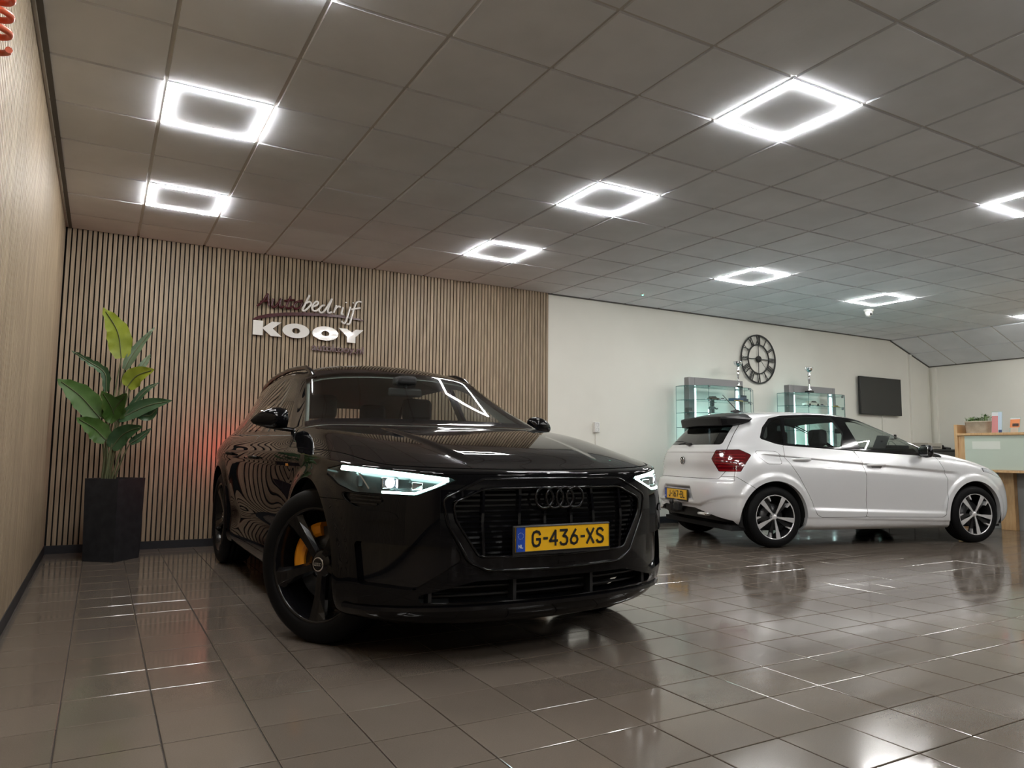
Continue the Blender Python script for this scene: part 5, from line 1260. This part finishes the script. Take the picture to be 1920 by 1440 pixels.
for hnum, t in NUM.items():
    wds = {'I': .022, 'V': .045, 'X': .045}; tot = sum(wds[c] for c in t); x = -tot/2; b = MB()
    def bar2(x0, z0, x1, z1, w_):
        d = Vector((x1-x0, 0, z1-z0)).normalized(); nn = Vector((-d.z, 0, d.x))*w_/2; A, B = Vector((x0, -.014, z0)), Vector((x1, -.014, z1)); T_ = Vector((0, .008, 0))
        b.add([A+nn, A-nn, B-nn, B+nn, A+nn+T_, A-nn+T_, B-nn+T_, B+nn+T_], [(0,1,2,3),(7,6,5,4),(0,4,5,1),(1,5,6,2),(2,6,7,3),(3,7,4,0)])
    for c in t:
        w_ = wds[c]; xm = x+w_/2
        if c == 'I': bar2(xm, .235, xm, .36, .012)
        elif c == 'V': bar2(x+.006, .36, xm, .235, .012); bar2(x+w_-.006, .36, xm, .235, .006)
        else: bar2(x+.006, .36, x+w_-.006, .235, .012); bar2(x+w_-.006, .36, x+.006, .235, .006)
        x += w_
    b.xf(Matrix.Rotation(math.radians(30*hnum), 4, 'Y')).obj('numeral', M_IRON, clock)
def hand(ang, L, w_, nm, y):
    b = MB().prism([(-w_, -.05), (w_, -.05), (w_*.6, L), (-w_*.6, L)], y-.002, y, 'xz'); b.xf(Matrix.Rotation(math.radians(ang), 4, 'Y')).obj(nm, M_IRON, clock)
hand(276, .10, .006, 'hour_hand', -.030); hand(138, .20, .005, 'minute_hand', -.033)

# ================================================================ screen, socket, sensor lamp, dome camera
tv = thing('television', 'black flat screen television on the white wall', 'television', (11.77, YB+.01, 1.99))
boxo('screen_frame', -.575, .575, -.075, -.035, -.325, .325, mat('tv_black', (.012, .012, .012), .35), tv, .006)
boxo('screen_panel', -.565, .565, -.0765, -.074, -.315, .315, mat('tv_panel', (.018, .019, .018), .16), tv)
boxo('wall_bracket', -.2, .2, -.035, 0.0, -.15, .15, M_BLACKPL, tv)
MB().tube([(.10, -.012, -.33), (.10, -.008, -.70), (.13, -.008, -.72)], .006, 6).obj('power_cable', M_WALL, tv)
sk = thing('wall_socket', 'white double wall socket right of the slats', 'socket', (5.72, YB+.012, 1.30))
boxo('socket_box', -.04, .04, -.045, 0, -.07, .07, mat('white_plastic', (.78, .78, .76), .35), sk, .006)
for z in (-.032, .032): MB().lathe([(0, -.030), (.019, -.030), (.021, -.0462), (.024, -.0465)], 20, 'y', (0, 0, z)).obj('socket_hole', mat('socket_grey', (.45, .45, .44), .5), sk)
MB().cyl((0, -.01, -.07), (0, -.01, -1.2), .008, n=8).obj('cable_pipe', M_WALL, sk)
so = thing('wall_outlet', 'small black and white outlet seen through the hatchback window', 'socket', (12.12, YB+.012, 1.30))
boxo('outlet_box', -.06, .02, -.04, 0, -.04, .04, MATS['white_plastic'], so, .005); boxo('black_plug', .02, .07, -.06, 0, -.045, .035, M_BLACKPL, so, .01)
gl = thing('sensor_lamp', 'tiny green indicator lamp on the ceiling', 'sensor', (6.017, 7.24, ZC-.002))
MB().lathe([(0, -.022), (.02, -.018), (.03, -.004), (.032, 0)], 20, 'z').obj('sensor_body', MATS['white_plastic'], gl)
MB().lathe([(0, -.030), (.007, -.027), (.009, -.020)], 12, 'z').obj('green_led', emat('green_led', (.1, 1.0, .55), 6.0), gl)
dc_ = thing('dome_camera', 'white dome camera hanging under the ceiling', 'camera', (9.39, 6.36, ZC-.002))
MB().lathe([(0, 0), (.062, 0), (.066, -.008), (.064, -.03), (.052, -.034)], 28, 'z').obj('camera_base', MATS['white_plastic'], dc_)
MB().lathe([(.052, -.034), (.050, -.06), (.040, -.085), (.022, -.102), (0, -.107)], 28, 'z').obj('camera_ball', MATS['white_plastic'], dc_)
MB().lathe([(0, 0), (.016, 0), (.018, .01)], 16, 'y', (-.02, -.052, -.075)).obj('camera_eye', M_BLACKPL, dc_)

# ================================================================ glass show cabinets
M_CGLASS = glassmat('cabinet_glass', (0.88, 0.975, 0.97), 1.35)
M_CSHELF = glassmat('cabinet_shelf', (0.82, 0.955, 0.945), 1.4)
M_CEDGE = mat('glass_edge', (0.05, 0.16, 0.15), 0.2)
M_SILV = mat('silver_profile', (0.24, 0.235, 0.24), 0.45, 0.0)
M_CLED = emat('cabinet_led', (0.70, 1.0, 0.98), 4.0)
M_TROPHY = mat('trophy_silver', (0.82, 0.82, 0.84), 0.08, 1.0)
def cabinet(x0, x1, label):
    cx = (x0+x1)/2; t = thing('show_cabinet', label, 'cabinet', (cx, 7.56, 0), 0, 'glass show cabinets'); hw = (x1-x0)/2
    # plan of the glass: pointed front
    plan = [(-hw-.13, .10), (-hw-.13, -.06), (-hw+.12, -.27), (hw-.12, -.27), (hw+.16, -.06), (hw+.16, .10)]
    boxo('cabinet_plinth', -hw-.1, hw+.12, -.22, .12, 0, .35, M_SILV, t, .01)
    for (a, b_) in ((-hw, -hw+.105), (hw-.075, hw)): boxo('frame_post', a, b_, -.02, .08, .35, 2.03, M_SILV, t, .008)
    boxo('frame_beam', -hw+.107, hw-.077, -.02, .08, 1.905, 2.03, M_SILV, t, .006)
    for i in range(5):
        (xa, ya), (xb, yb) = plan[i], plan[i+1]
        b = MB().add([(xa, ya, .35), (xb, yb, .35), (xb, yb, 1.90), (xa, ya, 1.90)], [(0, 1, 2, 3)]); b.obj('glass_pane', M_CGLASS, t)
    for i in range(6): MB().cyl((plan[i][0], plan[i][1], .35), (plan[i][0], plan[i][1], 1.90), .003, n=6).obj('pane_edge', M_CEDGE, t)
    for z in (.70, 1.02, 1.32, 1.52, 1.70, 1.895):
        s_ = MB().prism(plan, z, z+.006, 'xy').obj('glass_shelf', M_CSHELF, t)
        MB().tube([(p[0], p[1], z+.003) for p in plan], .0035, 4, True).obj('shelf_edge', M_CEDGE, s_)
        for p in plan[1:5]: boxo('shelf_clip', p[0]*.955-.012, p[0]*.955+.012, p[1]-.004, p[1]+.02, z-.018, z+.002, M_SILV, s_)
    for x in (-hw+.125, hw-.105): boxo('light_column', x-.011, x+.011, -.012, .012, .36, 1.88, M_CLED, t, .004)
    boxo('light_column', -.05, -.025, .095, .105, .36, 1.6, M_CLED, t, .004)
    return t
cab1 = cabinet(7.08, 8.13, 'nearer glass show cabinet with silver frame beside the slats')
cab2 = cabinet(9.12, 10.20, 'farther glass show cabinet with silver frame beside the television')
def trophy(x, y, z, label):
    t = thing('trophy', label, 'trophy', (x, y, z), 0, 'silver trophies')
    boxo('trophy_base', -.05, .05, -.045, .045, 0, .045, mat('marble_black', (.012, .012, .013), .15), t, .004)
    MB().lathe([(.034, .045), (.036, .06), (.026, .085), (.014, .12), (.013, .20), (.023, .215), (.016, .235), (.021, .27), (.026, .30), (.015, .32), (.018, .335)], 20).obj('trophy_stem', M_TROPHY, t)
    MB().lathe([(.014, .335), (.038, .35), (.058, .372), (.064, .40), (.067, .412), (.06, .405), (.02, .36), (0, .355)], 24).obj('cup', M_TROPHY, t)
    for s_ in (1, -1): MB().tube([(.048*s_, 0, .365), (.07*s_, 0, .375), (.078*s_, 0, .40), (.058*s_, 0, .405)], .004, 6).obj('cup_handle', M_TROPHY, t)
trophy(8.055, 7.56, 1.902, 'silver cup on the show cabinet next to the wall clock'); trophy(9.49, 7.47, 1.902, 'silver cup on the show cabinet next to the television')
def model_car(x, y, z, L, col, label, rz=0.0):
    t = thing('model_car', label, 'model car', (x, y, z), rz, 'model cars in the show cabinets'); k = L
    m = mat('model_'+label[:12], col, .25, 0, .5)
    MB().prism([(-.5*k, .06*k), (-.49*k, .15*k), (-.30*k, .18*k), (-.16*k, .28*k), (.14*k, .285*k), (.27*k, .19*k), (.46*k, .165*k), (.5*k, .12*k), (.5*k, .06*k)], -.17*k, .17*k, 'xz').obj('model_body', m, t)
    MB().prism([(-.25*k, .19*k), (-.15*k, .265*k), (.12*k, .27*k), (.22*k, .19*k)], -.172*k, .172*k, 'xz').obj('model_windows', M_BLACKPL, t)
    for a in (-.31, .31):
        for s_ in (-1, 1): MB().cyl((a*k, .13*s_*k, .07*k), (a*k, .178*s_*k, .07*k), .07*k, n=14).obj('model_wheel', M_TYRE, t)
model_car(9.50, 7.45, 1.707, .30, (.55, .52, .44), 'cream model car on the top shelf of the farther cabinet')
model_car(9.78, 7.50, 1.707, .17, (.35, .36, .38), 'grey model car behind the cream one')
model_car(10.20, 7.55, 1.707, .17, (.42, .30, .04), 'yellow model car at the end of the farther cabinet shelf')
model_car(7.40, 7.42, 1.707, .20, (.10, .08, .06), 'dark vintage model car on the nearer cabinet shelf')
model_car(7.60, 7.45, 1.707, .16, (.60, .62, .62), 'silver model motor on the nearer cabinet shelf')
def carton(x, y, z, sx, sy, sz, col, band, label):
    t = thing('toy_box', label, 'box', (x, y, z), 0, 'toy cartons in the nearer cabinet')
    boxo('carton', -sx/2, sx/2, -sy/2, sy/2, 0, sz, mat('carton_'+label[:10], col, .5), t, .002); boxo('printed_band', -sx/2*.9, sx/2*.9, -sy/2-.001, -sy/2+.002, sz*.12, sz*.38, mat('band_'+label[:10], band, .5), t)
carton(7.92, 7.48, 1.707, .20, .10, .055, (.06, .09, .16), (.75, .42, .03), 'flat blue carton with yellow band in the nearer cabinet')
carton(8.12, 7.56, 1.707, .17, .10, .06, (.03, .04, .06), (.75, .35, .03), 'dark carton with orange band in the nearer cabinet')
carton(8.11, 7.56, 1.7675, .13, .09, .05, (.03, .035, .05), (.10, .12, .2), 'small dark carton stacked on another one')
carton(7.06, 7.53, 1.527, .07, .07, .07, (.10, .10, .10), (.3, .3, .3), 'small grey cube at the cabinet end')
fg = thing('figurine', 'dark grey toy figure on the second cabinet shelf', 'figurine', (7.42, 7.45, 1.527)); M_FIG = mat('figure_grey', (.10, .11, .11), .5)
MB().box(-.035, .035, -.02, .02, .045, .10, .012).box(-.032, -.006, -.02, .03, 0, .05, .008).box(.006, .032, -.02, .03, 0, .05, .008).tube([(-.035, 0, .09), (-.07, -.01, .07), (-.075, -.03, .05)], .011, 8).tube([(.035, 0, .09), (.07, -.01, .065), (.08, -.03, .07)], .011, 8).obj('figure_body', M_FIG, fg)
MB().lathe([(0, .10), (.028, .105), (.032, .125), (.028, .15), (.0, .158)], 16).box(-.045, .045, -.045, .02, .148, .154, .002).box(-.03, .03, -.02, .02, .15, .18, .008).obj('figure_head', M_FIG, fg)
gs = thing('glass_dish', 'clear glass dish on the second cabinet shelf', 'dish', (7.86, 7.47, 1.527))
MB().lathe([(0, .004), (.03, .004), (.05, .03), (.055, .05), (.05, .05), (.028, .012), (0, .012)], 20).obj('dish_bowl', M_CGLASS, gs)

# ================================================================ reception desk
M_BEECH = noise_col(mat('beech_wood', (.55, .34, .16), .45), (.50, .30, .14), (.60, .39, .20), 6, 5, (1, 8, 1))
M_FROST = mat('frosted_glass', (.50, .56, .48), .28, 0, .3, .1)
M_GREYP = mat('grey_panel', (.27, .28, .28), .5)
desk = thing('reception_desk', 'beech reception desk with frosted glass front', 'desk', (10.25, 5.0, 0))
boxo('desk_end', -.02, .50, .68, .725, 0, 1.395, M_BEECH, desk, .003)
boxo('counter_shelf', -.03, .36, -2.3, .68, 1.245, 1.277, M_BEECH, desk, .003)
boxo('lower_shelf', -.03, .36, -2.3, .68, .755, .785, M_BEECH, desk, .003)
boxo('corner_post', .0, .09, .60, .68, .785, 1.245, M_BEECH, desk, .002)
boxo('front_glass', .0, .012, -2.28, .60, .79, 1.24, M_FROST, desk, .002)
boxo('paper_sheet', -.0025, -.001, .15, .50, 1.06, 1.165, mat('pale_sheet', (.66, .68, .62), .5), desk)
boxo('lower_post', .22, .34, .12, .30, 0, .755, M_BEECH, desk, .003)
boxo('lower_panel', .30, .33, -2.28, .12, 0.0, .755, M_GREYP, desk, .002); boxo('lower_panel', .30, .33, .30, .68, 0.0, .755, M_GREYP, desk, .002)
boxo('work_top', .36, 1.05, -2.3, .725, .72, .75, M_BEECH, desk, .003)
bx_ = thing('planter_box', 'beige oblong planter with green plants on the reception desk', 'planter', (10.40, 5.49, 1.277))
b = MB(); n = 32; V = []
for i in range(n):
    a = 2*math.pi*i/n; sp = lambda q, p_: math.copysign(abs(q)**p_, q); c, s2 = sp(math.cos(a), .5), sp(math.sin(a), .5)
    V += [(.075*c, .145*s2, 0), (.08*c, .155*s2, .145), (.083*c, .16*s2, .147), (.083*c, .16*s2, .165), (.074*c, .15*s2, .165), (.072*c, .147*s2, .12)]
b.add(V, [(i*6+q, i*6+q+1, ((i+1) % n)*6+q+1, ((i+1) % n)*6+q) for i in range(n) for q in range(5)], True); b.add([V[i*6+5] for i in range(n)], [tuple(range(n))])
b.obj('planter_body', noise_col(mat('beige_planter', (.40, .34, .26), .7), (.36, .30, .22), (.45, .38, .30), 12, 3), bx_)
gm = noise_col(mat('desk_green', (.06, .16, .02), .5), (.05, .14, .015), (.14, .28, .05), 20, 2)
for cl in range(14):
    cy_ = -.13+.26*cl/13; b = MB()
    for k in range(10):
        x0, y0 = random.uniform(-.05, .05), cy_+random.uniform(-.02, .02); hgt = random.uniform(.02, .075)+(.035 if cl < 4 else 0); a = random.uniform(0, 6.28); d = Vector((math.cos(a), math.sin(a), .4))
        c = Vector((x0, y0, .14+hgt)); L_ = random.uniform(.025, .04); sd_ = Vector((-math.sin(a), math.cos(a), 0))*L_*.35
        b.add([c, c+d*L_*.5+sd_, c+d*L_, c+d*L_*.5-sd_], [(0, 1, 2, 3)]); b.tube([(x0, y0, .11), tuple(c)], .0015, 3)
    tag(b.obj('leaf_tuft', gm, bx_), kind='stuff')
def brochure(y, z, h_, wd, tilt, label, cols):
    t = thing('brochure', label, 'brochure', (10.40, y, z), 0); R_ = Matrix.Rotation(tilt, 4, 'Y')
    o = boxo('acrylic_stand', -.002, .002, -wd/2-.004, wd/2+.004, 0, h_+.01, M_CGLASS, t); o.matrix_local = R_
    for nm, (a, b_, c, d), col in cols:
        k = MB().box(-.006, -.003, -wd/2+a*wd, -wd/2+b_*wd, c*h_, d*h_); k.xf(R_).obj(nm, mat('print_%s_%s' % (nm, label[:6]), col, .4), t)
    k = MB().box(0, .06, -wd/2, wd/2, 0, .003).obj('stand_foot', M_CGLASS, t)
brochure(5.258, 1.277, .28, .125, math.radians(6), 'tall pink and pale blue leaflet next to the planter', [('leaflet_pink', (.38, 1, 0, .82), (.62, .26, .27)), ('leaflet_white', (.38, 1, .82, 1), (.70, .71, .74)), ('leaflet_blue', (0, .38, .15, 1), (.50, .62, .75)), ('leaflet_navy', (0, .30, 0, .15), (.05, .08, .2))])
brochure(5.045, 1.277, .20, .115, math.radians(14), 'small orange leaflet in a clear stand on the desk', [('card_orange', (0, 1, .35, .9), (.72, .22, .06)), ('card_black', (.1, .75, .42, .62), (.03, .03, .03)), ('card_white', (0, 1, .9, 1), (.7, .7, .7)), ('card_pale', (.1, .9, .0, .35), (.55, .45, .35))])
pb = thing('desk_speaker', 'small dark box behind the planter on the desk', 'box', (10.535, 5.635, 1.277)); boxo('box_body', -.03, .03, -.03, .03, 0, .07, M_BLACKPL, pb, .01)

# ================================================================ sideboard in the far corner
sb = thing('sideboard', 'black low sideboard along the white wall behind the hatchback', 'sideboard', (11.75, 7.60, 0))
boxo('sideboard_top', -1.25, 1.55, -.24, .22, 1.055, 1.085, mat('sideboard_black', (.012, .011, .011), .4), sb, .003)
boxo('sideboard_body', -1.23, 1.53, -.20, .21, 0.06, 1.055, MATS['sideboard_black'], sb)
for k in range(4):
    o = boxo('sideboard_door', -1.22+.69*k, -.54+.69*k, -.222, -.202, .08, 1.045, mat('sideboard_door', (.02, .018, .017), .35), sb, .003)
    boxo('door_knob', -.60+.69*k, -.58+.69*k, -.235, -.222, .60, .70, M_SILV, o)
ZT = 1.085
lp = thing('laptop', 'open grey laptop seen from behind on the sideboard', 'laptop', (11.30, 7.58, ZT))
boxo('laptop_base', -.17, .17, -.02, .21, 0, .018, M_SILV, lp, .003)
o = boxo('laptop_lid', -.17, .17, -.006, 0, 0, .22, mat('laptop_grey', (.16, .16, .17), .4), lp, .002); o.location = (0, -.02, .01); o.rotation_euler = (math.radians(24), 0, 0)
boxo('lid_logo', -.03, .03, -.0072, -.006, .10, .13, M_BLACKPL, o)
rt = thing('router', 'flat black router box on the sideboard', 'router', (11.80, 7.60, ZT)); boxo('router_body', -.24, .24, -.1, .1, 0, .055, M_BLACKPL, rt, .006)
MB().tube([(-.1, .05, .055), (-.05, .08, .11), (.05, .08, .12), (.12, .05, .055)], .004, 6).obj('router_cable', M_BLACKPL, rt)
rk = thing('letter_rack', 'wire letter rack on the sideboard beside the laptop', 'rack', (10.95, 7.60, ZT))
for k in range(3): MB().tube([(-.05+.05*k, -.08, .004), (-.05+.05*k, -.08, .12), (-.05+.05*k, .08, .12), (-.05+.05*k, .08, .004)], .003, 6).obj('rack_wire', M_SILV, rk)
boxo('rack_base', -.07, .07, -.09, .09, 0, .005, M_SILV, rk)
pr = thing('printer', 'pale printer on the sideboard in the corner', 'printer', (12.75, 7.62, ZT)); boxo('printer_body', -.2, .2, -.16, .16, 0, .11, mat('printer_beige', (.45, .42, .36), .5), pr, .01); boxo('paper_slot', -.15, .15, -.162, -.155, .03, .045, M_BLACKPL, pr)
ph = thing('desk_phone', 'black desk phone at the end of the sideboard', 'phone', (13.12, 7.55, ZT)); MB().prism([(-.1, 0), (.1, 0), (.1, .07), (-.1, .03)], -.08, .08, 'yz').obj('phone_base', M_BLACKPL, ph); MB().tube([(-.09, -.06, .05), (-.09, .0, .085), (-.09, .08, .09)], [.022, .014, .022], 8).obj('handset', M_BLACKPL, ph)
